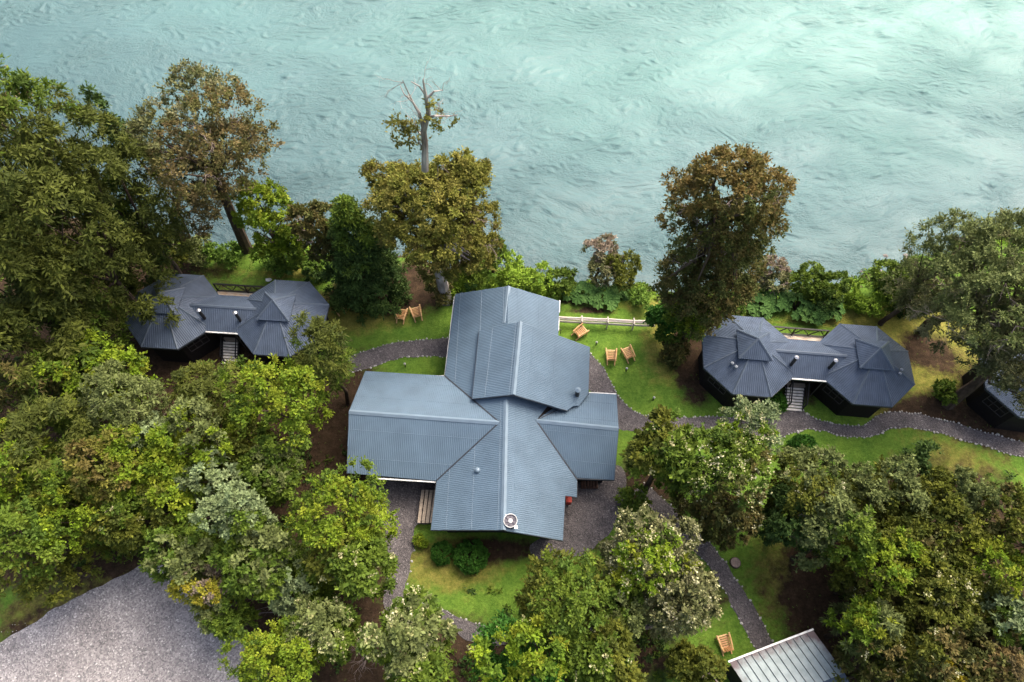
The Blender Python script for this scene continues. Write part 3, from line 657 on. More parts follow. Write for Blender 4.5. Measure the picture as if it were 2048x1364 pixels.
# ------------------------------------------------------------------ fence
fA, fB = at(1118, 637, .8), at(1306, 646, .8)
fence = thing("rail_fence", "weathered split rail fence between the lodge and the tall leaning tree", "fence", (fA + fB) / 2 * [1, 1, 0])
d = (fB - fA) / np.linalg.norm(fB - fA); s_ = np.array([-d[1], d[0], 0]); L_ = np.linalg.norm(fB - fA); cuts = [-.6, 1.75, 3.75, 5.75, L_ + .1]
for k in range(4):
    for r_, (off, z) in enumerate(((.09, .88), (-.03, .80), (-.07, .48))):
        j = rng.normal(0, .02, 2); p, q = fA + d * (cuts[k] - .12), fA + d * (cuts[k + 1] + .12)
        p, q = p * [1, 1, 0] + s_ * (off + j[0]) + [0, 0, z], q * [1, 1, 0] + s_ * (off + j[1]) + [0, 0, z]
        m_ = (p + q) / 2 + s_ * rng.normal(0, .02); part("rail", tube([p, m_, q], [.075, .085, .07], 6), M['fence'], fence)
for k in cuts[1:4]:
    for o_ in (-.22, .22): p = fA * [1, 1, 0] + d * k + s_ * o_ * .9; part("post", tube([p, p + [0, 0, 1.0]], [.06, .055], 7), M['fence'], fence)
    p = fA * [1, 1, 0] + d * k; part("crosspiece", tube([p + s_ * .26 + [0, 0, .97], p - s_ * .26 + [0, 0, .97]], [.045, .045], 6), M['fence'], fence)

# ------------------------------------------------------------------ log armchairs
def build_chair():
    t = thing("log_armchair", "", "chair")
    def P_(name, vf, m): return part(name, vf, m, t, local=True)
    for s in (-1, 1):
        P_("arm", tube([(s * .30, -.52, .50), (s * .36, .0, .58), (s * .40, .50, .62)], [.045, .06, .055], 8), M['chair'])
        P_("leg", tube([(s * .35, .36, 0), (s * .36, .36, .58)], [.05, .05], 8), M['chair'])
        P_("side_rail", tube([(s * .31, .42, .36), (s * .29, -.30, .24), (s * .27, -.66, .04)], [.05, .05, .045], 8), M['chair'])
    for k in range(6):
        y = .42 - .125 * k; P_("seat_slat", beam((-.31, y, .42 - .022 * k), (.31, y, .42 - .022 * k), .085, .03), M['chairslat'] if k else M['chair'])
    for k in range(5):
        x = (k - 2) * .105; h = .82 - .05 * abs(k - 2)
        P_("back_slat", beam((x * .9, -.24, .28), (x * 1.25, -.50, h), .085, .025, (0, 1, .35)), M['chairslat'])
    P_("back_rail", beam((-.30, -.46, .52), (.30, -.46, .52), .05, .06), M['chair'])
    return t
chair0 = build_chair(); first = True
for px, py, rz, lb in [(1222, 712, -2, "log armchair facing the river squarely on the bright lawn beside the curved path"),
                       (1256, 707, 24, "log armchair turned a little left at the right end of the lawn pair"),
                       (1161, 664, -55, "log armchair turned right just below the rail fence"),
                       (803, 630, -10, "left log armchair of the pair below the dark conifer"),
                       (833, 626, 18, "right log armchair of the pair below the dark conifer"),
                       (1449, 1286, 14, "lone log armchair on the grass above the pale shed roof"),
                       (1402, 1228, 60, "log armchair mostly hidden under the white flowering tree"),
                       (676, 614, 35, "log armchair seen from its side on dry grass between cabin and dark conifer")]:
    c = chair0 if first else dup(chair0); first = False
    p = at(px, py, .3); c.location = (p[0], p[1], 0); c.rotation_euler = (0, 0, R(rz)); tag(c, lb, "chair", "log armchairs on the lawns")

# ------------------------------------------------------------------ small things
def lamp(px, py, lb):
    p = at(px, py); t = thing("garden_lamp", lb, "lamp", p, group="small garden lamps")
    part("post", lathe((0, 0, 0), [(.05, 0), (.05, .42)], 8), M['pipe'], t, local=True); part("lamp_cap", lathe((0, 0, .42), [(.09, 0), (.09, .05), (.03, .12)], 10), M['lamp'], t, local=True)
lamp(1192, 690, "small garden lamp between the lodge corner and the log chairs"); lamp(1306, 800, "small pale lamp alone on the lower lawn above the path")
lamp(1252, 742, "small pale lamp on the lawn below the pair of chairs"); lamp(811, 733, "small garden lamp on the grass strip north of the west wing")
p = at(1470, 1126); st = thing("tree_stump", "round grey cut stump beside the diagonal gravel path", "stump", p)
part("stump_top", lathe((0, 0, 0), [(.34, 0), (.32, .16), (.30, .18)], 16), M['stump'], st, local=True); part("bark_ring", lathe((0, 0, 0), [(.37, 0), (.35, .15), (.325, .17), (.325, .0)], 16), M['bark'], st, local=True)
p = at(1137, 1000, .3); t = thing("red_bin", "small red metal bin against the east wall of the south wing", "bin", p * [1, 1, 0])
part("bin_body", prism([(-.18, -.25), (.18, -.22), (.18, .22), (-.18, .25)], 0, [.55] * 4), M['red'], t, local=True); part("bin_lid", beam((-.2, 0, .57), (.2, 0, .6), .5, .04), M['red'], t, local=True)
p = at(1178, 968); t = thing("firewood_stack", "dark stack of firewood under the eave of the east wing", "firewood", p)
for k in range(12):
    x = -.5 + (k % 6) * .2; z = .09 + (k // 6) * .17; part("log", tube([(x, -.35, z), (x + rng.normal(0, .03), .35, z)], [.085, .085], 7), M['log'], t, local=True)
p = at(537, 560); o = part("pale_rock", (np.array([v.co for v in STONES[2].vertices]) * [.32, .2, .16] + p, [tuple(f.vertices) for f in STONES[2].polygons]), M['white']); tag(o, "white rock on the grass behind the left cabin deck", "rock")

#TREES#
# ------------------------------------------------------------------ vegetation
PAL = dict(
    forest=[(.060, .074, .014), (.076, .090, .016), (.046, .060, .013)],
    olive=[(.084, .098, .014), (.106, .116, .017), (.062, .078, .014)], bright=[(.118, .182, .013), (.155, .215, .016), (.088, .145, .015), (.165, .195, .018)],
    mid=[(.078, .122, .015), (.102, .148, .018), (.058, .098, .015)], dark=[(.042, .078, .019), (.056, .094, .021), (.034, .062, .016)],
    brown=[(.125, .092, .036), (.105, .098, .032), (.145, .115, .052), (.085, .092, .026)], rust=[(.142, .098, .028), (.120, .100, .027), (.092, .088, .022), (.165, .122, .044)],
    umber=[(.082, .076, .021), (.070, .080, .020), (.104, .086, .028), (.062, .074, .020)], grey=[(.115, .140, .045), (.140, .168, .058), (.092, .115, .036)], silver=[(.17, .215, .10), (.20, .26, .125), (.135, .175, .075)],
    lime=[(.22, .34, .035), (.27, .39, .05), (.17, .27, .03)], yellow=[(.26, .22, .022), (.22, .22, .03), (.18, .195, .022)], gold=[(.122, .124, .022), (.150, .145, .028), (.094, .105, .020), (.112, .092, .026)],
    fern=[(.125, .215, .032), (.155, .255, .036), (.092, .170, .028)], green=[(.042, .125, .016), (.055, .150, .020), (.034, .100, .015)], taupe=[(.130, .135, .055), (.108, .118, .044), (.155, .150, .075), (.085, .098, .036)],
    tan=[(.235, .185, .135), (.28, .225, .17), (.15, .135, .08)], goldlight=[(.160, .158, .030), (.185, .172, .038), (.135, .145, .026)], blossom=[(.44, .42, .22), (.54, .52, .34), (.33, .34, .14)])
for k_ in PAL:
    if k_ not in ('blossom', 'tan', 'fern', 'lime', 'green'): PAL[k_] = [tuple(c * 1.15 for c in q_) for q_ in PAL[k_]]
LEAF = (.98, 1.12)
def norm(a): return a / (np.linalg.norm(a, axis=-1, keepdims=True) + 1e-9)
def foliage(r, C, O, rc, k, m, L, W, pal, spread=.75, up=.35, droop=.15, jit=.22, clump_var=.25):
    """Leaves on k twigs of m leaves growing out of each clump centre C in direction O; returns vertices, quads, colours."""
    L, W = L * LEAF[0], W * LEAF[1]
    n = len(C); rc = np.broadcast_to(np.asarray(rc, float), (n,))
    D = norm(O[:, None, :] * .8 + r.normal(size=(n, k, 3)) * spread + np.array([0, 0, up]))
    ln = rc[:, None] * r.uniform(.65, 1.3, (n, k)); S = C[:, None, :] - O[:, None, :] * rc[:, None, None] * .3
    t = (np.arange(m) + .6) / m; t = np.clip(t[None, None] + r.normal(0, .05, (n, k, m)), .08, 1.05)
    Pn = S[:, :, None, :] + D[:, :, None, :] * (ln[:, :, None] * t)[..., None]; Pn[..., 2] -= droop * t * t * ln[:, :, None]
    Pn += r.normal(size=Pn.shape) * (rc * .07)[:, None, None, None]
    ax = norm(D[:, :, None, :] * .8 + r.normal(size=(n, k, m, 3)) * .75 - np.array([0, 0, droop * .6]))
    nr = norm(np.array([0, 0, .75]) + O[:, None, None, :] * .55 + r.normal(size=(n, k, m, 3)) * .55)
    bt = norm(np.cross(ax, nr)); sz = r.uniform(.5, 1.45, (n, k, m, 1))
    a = (Pn).reshape(-1, 3); ld_ = (ax * L * sz).reshape(-1, 3); bw = (bt * W * .5 * sz).reshape(-1, 3)
    V = np.stack([a, a + ld_ * .45 + bw, a + ld_, a + ld_ * .45 - bw], 1).reshape(-1, 3)
    Qd = np.arange(len(a) * 4).reshape(-1, 4)
    pl = np.array(pal); pc = pl[r.integers(len(pl), size=n)] * r.uniform(1 - clump_var, 1 + clump_var, (n, 1))
    tw = pl[r.integers(len(pl), size=(n, k))]; col = (pc[:, None] * .65 + tw * .35)[:, :, None, :] * r.uniform(1 - jit, 1 + jit, (n, k, m, 1))
    col = np.repeat(col.reshape(-1, 3), 4, 0)
    return V, Qd, col
def merge(parts_):
    V, Qd, Cc, n = [], [], [], 0
    for v, q, c in parts_: V.append(v); Qd.append(q + n); Cc.append(c); n += len(v)
    return np.concatenate(V), np.concatenate(Qd), np.concatenate(Cc)
def crown_clumps(r, Rh, Rv, lobes, rc, low=-.35, shape='dome'):
    """Clump centres over several overlapping lobes inside an ellipsoid Rh x Rv about the origin."""
    if shape == 'ball':
        n = int(3.2 * (Rh / rc) ** 2) + 6; d = norm(r.normal(size=(n, 3)) + [0, 0, .35]); d = d[d[:, 2] > -.4]
        return d * [Rh, Rh, Rv] * r.uniform(.84, 1.0, (len(d), 1)), d
    if shape == 'cone':
        n = int(2.6 * Rh * Rv * 2 / rc ** 2); z = 1 - r.random(n) ** .62 * 2; z.sort()
        rad = Rh * np.clip((1 - z) / 2, 0, 1) ** .62 * (.80 + .2 * np.sin(z * 16)) * r.uniform(.70, 1.05, n); an = r.uniform(0, 6.283, n)
        rad *= 1 + .12 * np.sin(an * 3 + z * 4)
        C = np.stack([rad * np.cos(an), rad * np.sin(an), z * Rv], 1); O = norm(np.stack([np.cos(an), np.sin(an), np.full(n, .25) + np.clip(z, 0, 1)], 1)); return C, O
    LC, LR = [], []
    for i in range(lobes):
        a = i * 2.399 + r.uniform(-.4, .4); q = math.sqrt((i + .5) / lobes) * .68 if i else .12
        LC.append([q * math.cos(a), q * math.sin(a), (1 - q * q) ** .5 * .42 + r.uniform(-.28, .16)]); LR.append(r.uniform(.36, .54) * (1.15 if lobes < 5 else 1))
    if Rv > Rh * .8:
        for i in range(lobes // 2): a = r.uniform(0, 6.283); LC.append([.5 * math.cos(a), .5 * math.sin(a), r.uniform(-.7, -.25)]); LR.append(r.uniform(.36, .48))
    LC, LR = np.array(LC), np.array(LR); C, O = [], []
    for c, l in zip(LC, LR):
        n = int(4.6 * (l * Rh / rc) ** 2) + 4; d = norm(r.normal(size=(n, 3)) + [0, 0, .28]); d = d[d[:, 2] > low - .3]
        p = c + d * l * r.uniform(.72, 1.06, (len(d), 1)); keep = np.ones(len(p), bool)
        for c2, l2 in zip(LC, LR):
            if c2 is not c: keep &= np.linalg.norm(p - c2, axis=1) > l2 * .80
        C.append(p[keep]); O.append(norm(d[keep] + norm(p[keep]) * .5))
    C = np.concatenate(C) * [Rh, Rh, Rv]; return C, norm(np.concatenate(O) * [1, 1, max(.5, min(1.3, Rh / Rv))])
def limb_tubes(r, base, fork, C, nl, r0, n=6):
    base, fork = np.array(base, float), np.array(fork, float)
    mid = base + (fork - base) * .55 + r.normal(0, .05, 3) * np.linalg.norm(fork - base) * [1, 1, .2]
    vf = [tube([base - [0, 0, .3], base + (fork - base) * .06, mid, fork], [r0 * 1.5, r0 * 1.1, r0 * .85, r0 * .65], 8)]
    for i in r.choice(len(C), min(nl, len(C)), replace=False):
        e = C[i]; m1 = fork + (e - fork) * .45 + r.normal(0, .12, 3) * np.linalg.norm(e - fork) * .6; vf.append(tube([fork, m1, e], [r0 * .42, r0 * .22, r0 * .05], 5, False))
    return join(*vf)
def twig_fan(r, root, d, n, ln, rad, spread=.5, gen=3):
    """A bare branch dividing into thinner and thinner twigs."""
    vf = []
    def grow(p, d, l, w, g):
        m = p + d * l * .5 + r.normal(0, .06, 3) * l; e = p + d * l + r.normal(0, .09, 3) * l; vf.append(tube([p, m, e], [w, w * .8, w * .5], 5 if g > 1 else 4, False))
        if g:
            for _ in range(r.integers(2, 4)):
                q = p + (e - p) * r.uniform(.45, 1.0); grow(q, norm(d + r.normal(0, spread, 3)), l * r.uniform(.5, .8), w * .55, g - 1)
    for _ in range(n): grow(np.array(root, float), norm(np.array(d, float) + r.normal(0, spread * 1.3, 3)), ln * r.uniform(.7, 1.1), rad, gen)
    return join(*vf)
SEED = [40]; SHARED = {}; KM = (1.25, 1.15)
def tree(name, label, cx, cy, rpx, zc, rv, pal, cat="tree", lobes=7, shape='dome', rc=None, leaf=(.20, .095), k=9, m=7, base=None, bark='bark', blossom=0, twigs=0, nl=12, group=None,
         droop=.15, up=.35, spread=.75, squash=1.0, low=-.35, extra=None, tint=None, trunk_r=None, dens=1.0, share=False, fork=None):
    SEED[0] += 1; r = np.random.default_rng(SEED[0]); c = at(cx, cy, zc); Rh = rpx / ppm(cx, cy, zc)
    rc = rc or max(.26, min(.62, Rh * .165)); b = at(*base) if base else np.array([c[0], c[1], 0]); b[2] = height(b[0], b[1])
    t = thing(name, label, cat, b, group=group)
    if share:
        key = (pal, tint[0] if tint and pal != 'mid' else '', blossom > .02, blossom > .3, cat)
        for q_ in SHARED.get(key, []):
            if q_[0] < 5 and .68 < Rh / q_[1] < 1.45:
                q_[0] += 1; f_ = (Rh / q_[1], Rh / q_[1], rv / q_[2]); az = q_[0] * 2.1 + r.uniform(-.3, .3)
                for o in q_[3]:
                    c_ = o.copy(); COL.objects.link(c_); c_.parent = t; c_.scale = f_ if o.name.split('.')[0] != 'trunk' else (f_[0], f_[1], c[2] / q_[4]); c_.rotation_euler = (0, 0, az)
                    if o.name.split('.')[0] != 'trunk': c_.location = (0, 0, c[2] - q_[4] * f_[2] - b[2])
                return t
    C, O = crown_clumps(r, Rh, rv, lobes, rc, low, shape)
    if extra:                              # more lobes: (px, py, z, radius px)
        for ex, ey, ez, er in extra:
            e = at(ex, ey, ez); eR = er / ppm(ex, ey, ez); C2, O2 = crown_clumps(r, eR, eR * .75, 4, rc, low); C = np.concatenate([C, C2 + e - c]); O = np.concatenate([O, O2])
    cl = merge([foliage(r, C, O, rc * r.uniform(.8, 1.25, len(C)), max(3, int(k * dens * KM[0])), int(m * KM[1]), *leaf, PAL[pal], spread, up, droop)])
    if tint:                               # a second leaf colour on the clumps facing one side
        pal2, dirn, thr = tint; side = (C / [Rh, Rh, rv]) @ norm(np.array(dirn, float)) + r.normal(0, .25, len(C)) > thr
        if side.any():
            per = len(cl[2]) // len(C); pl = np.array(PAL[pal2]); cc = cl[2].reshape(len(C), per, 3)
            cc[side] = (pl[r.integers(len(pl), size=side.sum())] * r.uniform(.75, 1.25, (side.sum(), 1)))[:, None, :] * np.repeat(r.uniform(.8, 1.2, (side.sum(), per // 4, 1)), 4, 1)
    me = mesh_from("crown", cl[0] + (c - b), cl[1], [M['leaf']], cols=cl[2])
    o = link("crown", me, t)
    fork_px = fork; tr = trunk_r or .045 * Rh + .07; fork = c - b - [0, 0, rv * .55]; fork[2] = max(fork[2], .35 * (c[2] - b[2])); fork = fork if fork_px is None else at(*fork_px) - b
    part("trunk", limb_tubes(r, (0, 0, 0), fork, C + (c - b), nl, tr), M[bark], t, local=True)
    if blossom:
        sel = r.choice(len(C), max(1, int(len(C) * min(1, blossom))), replace=False); sel = sel[O[sel][:, 2] > -.05]
        v, q, cc = foliage(r, C[sel] + O[sel] * rc * .45, O[sel], rc * .85, 7, 3, .10, .085, PAL['blossom'], .8, .45, 0)
        link("blossom", mesh_from("blossom", v + (c - b), q, [M['leaf']], cols=cc), t, "stuff")
    for i in range(twigs):
        j = r.integers(len(C)); part("bare_branch", twig_fan(r, C[j] * .7 + (c - b), norm(O[j] + [0, 0, .3]), 2, Rh * .30, .03, .42, 3), M['twig'], t, local=True)
    if share: SHARED.setdefault(key, []).append([1, Rh, rv, list(t.children), c[2]])
    return t

# --- tall dark forest on the left bank
FG = "tall forest trees on the left bank"
big = dict(group=FG, leaf=(.28, .08), k=11, m=8, droop=.6, up=.05, rc=.60, lobes=9, low=-.6, dens=1.0, share=True)
tree("beech_tree", "brownish tree in the top left corner of the forest, nearest the river", 5, 232, 72, 14, 6, 'brown', **{**big, 'lobes': 7}, tint=('forest', (0, -1, -.2), .1))
tree("beech_tree", "great olive forest tree behind the others, its top against the water", 132, 345, 106, 14, 8, 'forest', **big, tint=('mid', (-.2, .6, .8), .45))
tree("beech_tree", "tall olive forest tree on the left picture edge", 15, 420, 108, 13, 8, 'forest', **big, tint=('umber', (-1, 0, 0), .35))
tree("beech_tree", "olive forest tree whose right flank stands out against the water", 250, 410, 92, 11, 7.5, 'forest', **big)
tree("beech_tree", "broad olive tree at the heart of the left forest", 160, 480, 112, 12, 8, 'forest', **big)
tree("beech_tree", "low dark forest tree leaning over the left cabin's far corner", 268, 462, 62, 7, 5.5, 'dark', **{**big, 'lobes': 6}, tint=('mid', (0, .3, 1), .4))
tree("beech_tree", "forest tree on the left edge level with the left cabin", 55, 590, 110, 10, 7, 'forest', **big)
tree("beech_tree", "mid green forest tree overhanging the left cabin roof", 135, 590, 64, 9, 6, 'mid', **big, tint=('forest', (0, 0, 1), .2))
tree("beech_tree", "forest tree below left of the left cabin", 118, 705, 92, 7, 5.5, 'mid', **{**big, 'rc': .55}, tint=('umber', (-1, -.2, 0), .2))
tree("beech_tree", "dark forest tree on the left edge below the tall ones", 15, 770, 80, 8, 5.5, 'umber', **big, tint=('forest', (0, 0, 1), .3))
tree("beech_tree", "low forest tree filling the gap between the left edge and the broad olive tree", 88, 478, 76, 8, 5.5, 'forest', **{**big, 'lobes': 7})
tree("beech_tree", "low forest tree in the shade above the left cabin's far end", 232, 545, 54, 5.5, 4.2, 'forest', **{**big, 'lobes': 6})
tree("cypress_tree", "thin dark pointed tree poking out of the forest edge towards the river", 214, 238, 26, 14, 3.0, 'dark', shape='cone', leaf=(.22, .09), rc=.42, k=6)
# --- river bank trees
tree("beech_tree", "big spreading brown and grey tree over the water left of the dead topped tree", 398, 285, 126, 13, 4.4, 'brown', base=(492, 496), lobes=11, rc=.50, leaf=(.19, .085), k=7, m=6, twigs=10, nl=26, bark='bark', trunk_r=.42,
     extra=[(385, 430, 7, 62), (300, 300, 12, 56), (480, 350, 11, 62), (420, 205, 14, 62), (510, 290, 13, 50), (350, 350, 10, 56), (420, 300, 12, 60), (400, 390, 8.5, 50)], tint=('taupe', (-.6, .5, .3), .15), dens=1.1)
tree("evergreen_tree", "vivid yellow green tree on the bank between the brown tree and the dark conifer", 532, 445, 62, 6, 4.2, 'bright', lobes=6, leaf=(.20, .10), k=10, up=.5)
tree("dead_shrub", "pinkish bare twiggy bush beside the vivid yellow green tree", 603, 452, 30, 5, 1.6, 'tan', lobes=4, leaf=(.11, .05), k=5, m=5, twigs=5, cat="shrub", rc=.35)
tree("evergreen_tree", "dark brown tree squeezed in behind the dark conifer", 648, 465, 50, 6, 3.6, 'umber', lobes=6, twigs=1)
tree("evergreen_tree", "small green tree behind the pinkish bare bush", 590, 500, 44, 3, 2.4, 'mid', lobes=5, tint=('bright', (0, .3, 1), .3))
tree("cypress_tree", "dark green conifer of drooping sprays beside two log chairs", 716, 498, 98, 5.8, 5.4, 'dark', shape='cone', leaf=(.30, .085), rc=.46, k=9, m=7, droop=.5, up=-.05, low=-.9, tint=('mid', (.1, .1, 1), .35), trunk_r=.3)
G = tree("beech_tree", "large golden green domed tree with a bleached dead top beside the lodge", 862, 435, 116, 10.5, 3.6, 'gold', base=(893, 600), lobes=12, rc=.42, leaf=(.18, .085), k=10, m=7, twigs=6, nl=22, bark='barkpale', trunk_r=.45,
         extra=[(800, 440, 9.5, 62), (905, 505, 7, 66), (960, 450, 8, 48), (772, 362, 11, 44), (862, 530, 5.5, 42), (935, 365, 11.5, 48), (850, 480, 8.5, 62), (820, 370, 11.5, 50), (890, 390, 11, 56), (960, 510, 6.5, 42)], dens=1.15, tint=('goldlight', (-.1, -.3, .9), .25))
gb = np.array(G.location); rg = np.random.default_rng(7)
def G_at(px, py, dy=0):                    # a point of the dead top, kept in the plane of the trunk
    d_ = ray(px, py); o = np.array([0, 0, H]); s = (gb[1] + dy) / d_[1]; return o + d_ * s - gb
tp = [G_at(850, 340), G_at(850, 290), G_at(847, 262), G_at(857, 225), G_at(851, 190), G_at(846, 158)]
vf = [tube(tp, [.24, .20, .18, .14, .10, .03], 8)]
for pts, w_ in [([(848, 262), (838, 225), (826, 205), (805, 160)], .13), ([(857, 235), (870, 232), (900, 232), (915, 230)], .10), ([(856, 195), (868, 183), (885, 180)], .08), ([(851, 190), (838, 172), (822, 163)], .06),
                ([(848, 275), (835, 262), (828, 235)], .08), ([(848, 300), (838, 285), (830, 262)], .07), ([(826, 205), (808, 188), (800, 170)], .05)]:
    Pp = [G_at(*p, rg.normal(0, .4) if i else 0) for i, p in enumerate(pts)]; vf.append(tube(Pp, list(np.linspace(w_, .02, len(Pp))), 6))
for px, py in [(806, 165), (826, 205), (900, 232), (885, 182), (838, 235), (845, 165), (870, 232), (815, 200), (830, 250)]:
    vf.append(twig_fan(rg, G_at(px, py), norm(G_at(px, py) - G_at(850, 240) + [0, 0, .6]), 2, .8, .018, .6, 2))
part("dead_top", join(*vf), M['barkpale'], G, local=True)
lf = []
for px, py, q_ in [(800, 262, 46), (818, 275, 34), (790, 245, 24), (880, 240, 22), (872, 222, 14), (828, 250, 12)]:
    p = G_at(px, py); n_ = 7 if q_ > 30 else 4; C_ = p + rg.normal(0, .42 if q_ > 30 else .3, (n_, 3)); lf.append(foliage(rg, C_, norm(rg.normal(size=(n_, 3)) + [0, 0, .3]), .45, 7, 6, .19, .09, PAL['gold']))
v, q, cc = merge(lf); link("upper_foliage", mesh_from("upper_foliage", v, q, [M['leaf']], cols=cc), G)
K = tree("beech_tree", "tall rust topped tree leaning over the river on the right of the lawn", 1455, 392, 92, 16, 2.7, 'rust', base=(1388, 660), lobes=12, rc=.42, leaf=(.17, .08), k=9, m=6, twigs=7, nl=26, bark='bark', trunk_r=.40,
         extra=[(1365, 385, 15.5, 52), (1548, 385, 16, 46), (1530, 440, 15, 42), (1430, 348, 17.5, 46), (1500, 352, 17, 48), (1440, 475, 12.5, 84), (1412, 545, 9.5, 86), (1395, 575, 8, 84), (1488, 478, 12.5, 60), (1465, 560, 9, 62), (1362, 470, 12.5, 58), (1350, 590, 7, 50), (1470, 520, 10, 52), (1385, 610, 5.5, 74), (1435, 600, 6, 62), (1350, 540, 8.5, 40)], tint=('umber', (0, -.8, -.5), .3))
kb = np.array(K.location)
tree("evergreen_tree", "bright green bushy tree at the foot of the tall leaning tree", 1378, 648, 52, 3.6, 2.6, 'mid', lobes=7, tint=('bright', (.1, .1, 1), .35))
tree("shrub", "low dark green shrub under the tall leaning tree beside the fence end", 1330, 640, 34, 2.2, 1.8, 'green', lobes=5, cat="shrub")
tree("shrub", "thin brown shrub at the lawn edge below the tall leaning tree", 1345, 705, 30, 1.0, .9, 'umber', lobes=4, cat="shrub", dens=.5)
tree("beech_tree", "grey green feathery tree on the bank at the right", 1872, 528, 70, 8, 4.6, 'grey', lobes=8, leaf=(.17, .06), rc=.42, k=8, m=8, twigs=2, extra=[(1852, 590, 4.5, 58), (1812, 600, 3.2, 42)], tint=('taupe', (0, -.7, -.4), .1))
tree("beech_tree", "huge grey green tree with a leaning mossy trunk at the right edge", 2010, 600, 150, 10, 5.0, 'taupe', base=(1895, 808), lobes=13, rc=.50, leaf=(.19, .065), k=9, m=8, twigs=9, nl=24, bark='bark', trunk_r=.40, fork=(1985, 738, 4.2), extra=[(1935, 640, 8, 78), (1990, 500, 12, 80), (1950, 570, 9, 70), (2036, 760, 7, 84), (1975, 690, 8, 70), (2040, 600, 10, 80), (2046, 785, 6.5, 58)], dens=1.1,
     tint=('grey', (-.4, .3, .6), .3))
t = thing("bent_trunk", "bent mossy trunk bowed over the yellow grass at the right", "tree trunk", at(1845, 668))
bp_ = [at(1845, 668, -.2), at(1848, 655, .5), at(1858, 645, 1.4), at(1880, 638, 2.2), at(1905, 636, 2.8), at(1940, 610, 4)]; part("trunk", tube([p - np.array(t.location) for p in bp_], [.42, .34, .32, .27, .24, .15], 9), M['bark'], t, local=True)
v, q, cc = foliage(rg, np.array([at(1900, 622, 4), at(1935, 600, 4.5), at(1890, 610, 4.3), at(1960, 590, 5)]) - np.array(t.location), np.array([[0, .2, 1.0]] * 4), 1.1, 14, 8, .19, .07, PAL['grey']); link("crown", mesh_from("crown", v, q, [M['leaf']], cols=cc), t)

# --- trees in the lower left
LG = "garden trees around the lodge and cabins"
def gt(label, cx, cy, rpx, zc, rv, pal, **kw):
    kw.setdefault('group', LG); kw.setdefault('share', True); kw.setdefault('cat', "tree"); kw.setdefault('leaf', (.20, .095)); nm = kw.pop('name', "evergreen_tree"); return tree(nm, label, cx, cy + (14 if cx > 1590 else 4), rpx * .92, zc, rv, pal, **kw)
gt("olive green tree just below the left end of the left cabin", 192, 770, 108, 5.5, 4.0, 'mid', tint=('bright', (.5, .2, .8), .45), lobes=9)
gt("feathery pale green tree with bare twigs below the left cabin", 262, 815, 74, 6.5, 3.6, 'grey', twigs=3, leaf=(.22, .07), up=.1, lobes=7)
gt("loose mid green tree in front of the left cabin's stairs", 428, 792, 74, 4.0, 3.4, 'mid', leaf=(.20, .08), lobes=8, tint=('grey', (0, .7, .5), .3))
gt("big bright yellow green tree left of the lodge's west wing", 566, 808, 106, 6.5, 4.4, 'bright', lobes=11, tint=('mid', (-.6, -.6, -.2), .25))
gt("tall grey green tree hiding the left cabin's right roof corner", 655, 722, 62, 6.5, 4.6, 'mid', lobes=7, tint=('grey', (.4, .4, .8), .3), twigs=1)
gt("light yellow green rounded tree in the middle of the left thicket", 402, 885, 76, 6.5, 3.8, 'bright', lobes=7, tint=('grey', (.2, .6, .8), .5))
gt("pale green tree on the left side of the thicket", 135, 880, 88, 6.5, 4.0, 'mid', lobes=8, tint=('grey', (.2, .5, .8), .2))
gt("yellow tipped tree in the middle left of the thicket", 255, 935, 84, 6.5, 3.8, 'bright', lobes=8, tint=('gold', (-.5, -.4, .3), .2))
gt("olive tree on the left edge of the thicket", 45, 945, 84, 6, 4.0, 'olive', lobes=8, tint=('bright', (.2, .2, .9), .55))
gt("grey leaved tree above the left end of the gravel car park", 168, 1018, 84, 6, 3.6, 'mid', lobes=8, tint=('grey', (0, .3, .9), .35))
gt("large dark olive tree in the lower left by the car park", 62, 1105, 104, 6, 4.2, 'olive', lobes=9, tint=('mid', (.3, .3, .8), .3))
gt("small flowering tree at the thicket's edge above the car park", 268, 1040, 66, 5, 3.0, 'mid', lobes=6, blossom=.10, tint=('olive', (0, -.5, 0), .2))
gt("bright leaved tree right of the yellow tipped tree", 345, 985, 76, 5.5, 3.4, 'bright', lobes=7, tint=('olive', (-.5, -.5, 0), .2))
gt("low dark tree with pale shoots west of the lodge", 545, 945, 66, 4.5, 3.0, 'mid', lobes=6, tint=('grey', (.3, .5, .6), .45))
gt("silvery green tree standing above its darker neighbours west of the lodge", 478, 1038, 70, 7, 3.4, 'silver', lobes=7, leaf=(.16, .085), tint=('mid', (.3, -.7, -.2), .3))
gt("large yellow green tree at the lodge's lower left corner", 690, 1030, 100, 6, 4.2, 'bright', lobes=10, tint=('mid', (.3, -.5, .1), .2))
gt("dark green tree with a few flowers beside the gravel yard", 712, 1125, 84, 5, 3.4, 'mid', lobes=8, blossom=.12)
gt("mid green tree at the upper right corner of the car park", 388, 1105, 74, 5, 3.2, 'mid', lobes=7, tint=('bright', (.4, .4, .6), .4))
gt("green tree right of the silvery one", 520, 1115, 82, 5.5, 3.4, 'mid', lobes=8, tint=('bright', (0, .3, .9), .4))
gt("yellow and orange leaved tree overhanging the car park", 412, 1172, 54, 5, 2.6, 'yellow', lobes=6, tint=('tan', (.4, .7, .4), .35), leaf=(.15, .07))
gt("small green tree at the car park's right edge below the yellow tree", 452, 1225, 58, 4, 2.6, 'mid', lobes=6, tint=('bright', (.2, .4, .7), .3))
gt("cream flowering tree among the bare twigs at the bottom", 650, 1255, 68, 5, 3.2, 'mid', lobes=7, blossom=.45, tint=('grey', (0, .3, .9), .4))
gt("broad yellow green tree on the bottom edge right of the car park", 565, 1325, 98, 5, 3.6, 'bright', lobes=9, tint=('mid', (.4, -.4, 0), .2))
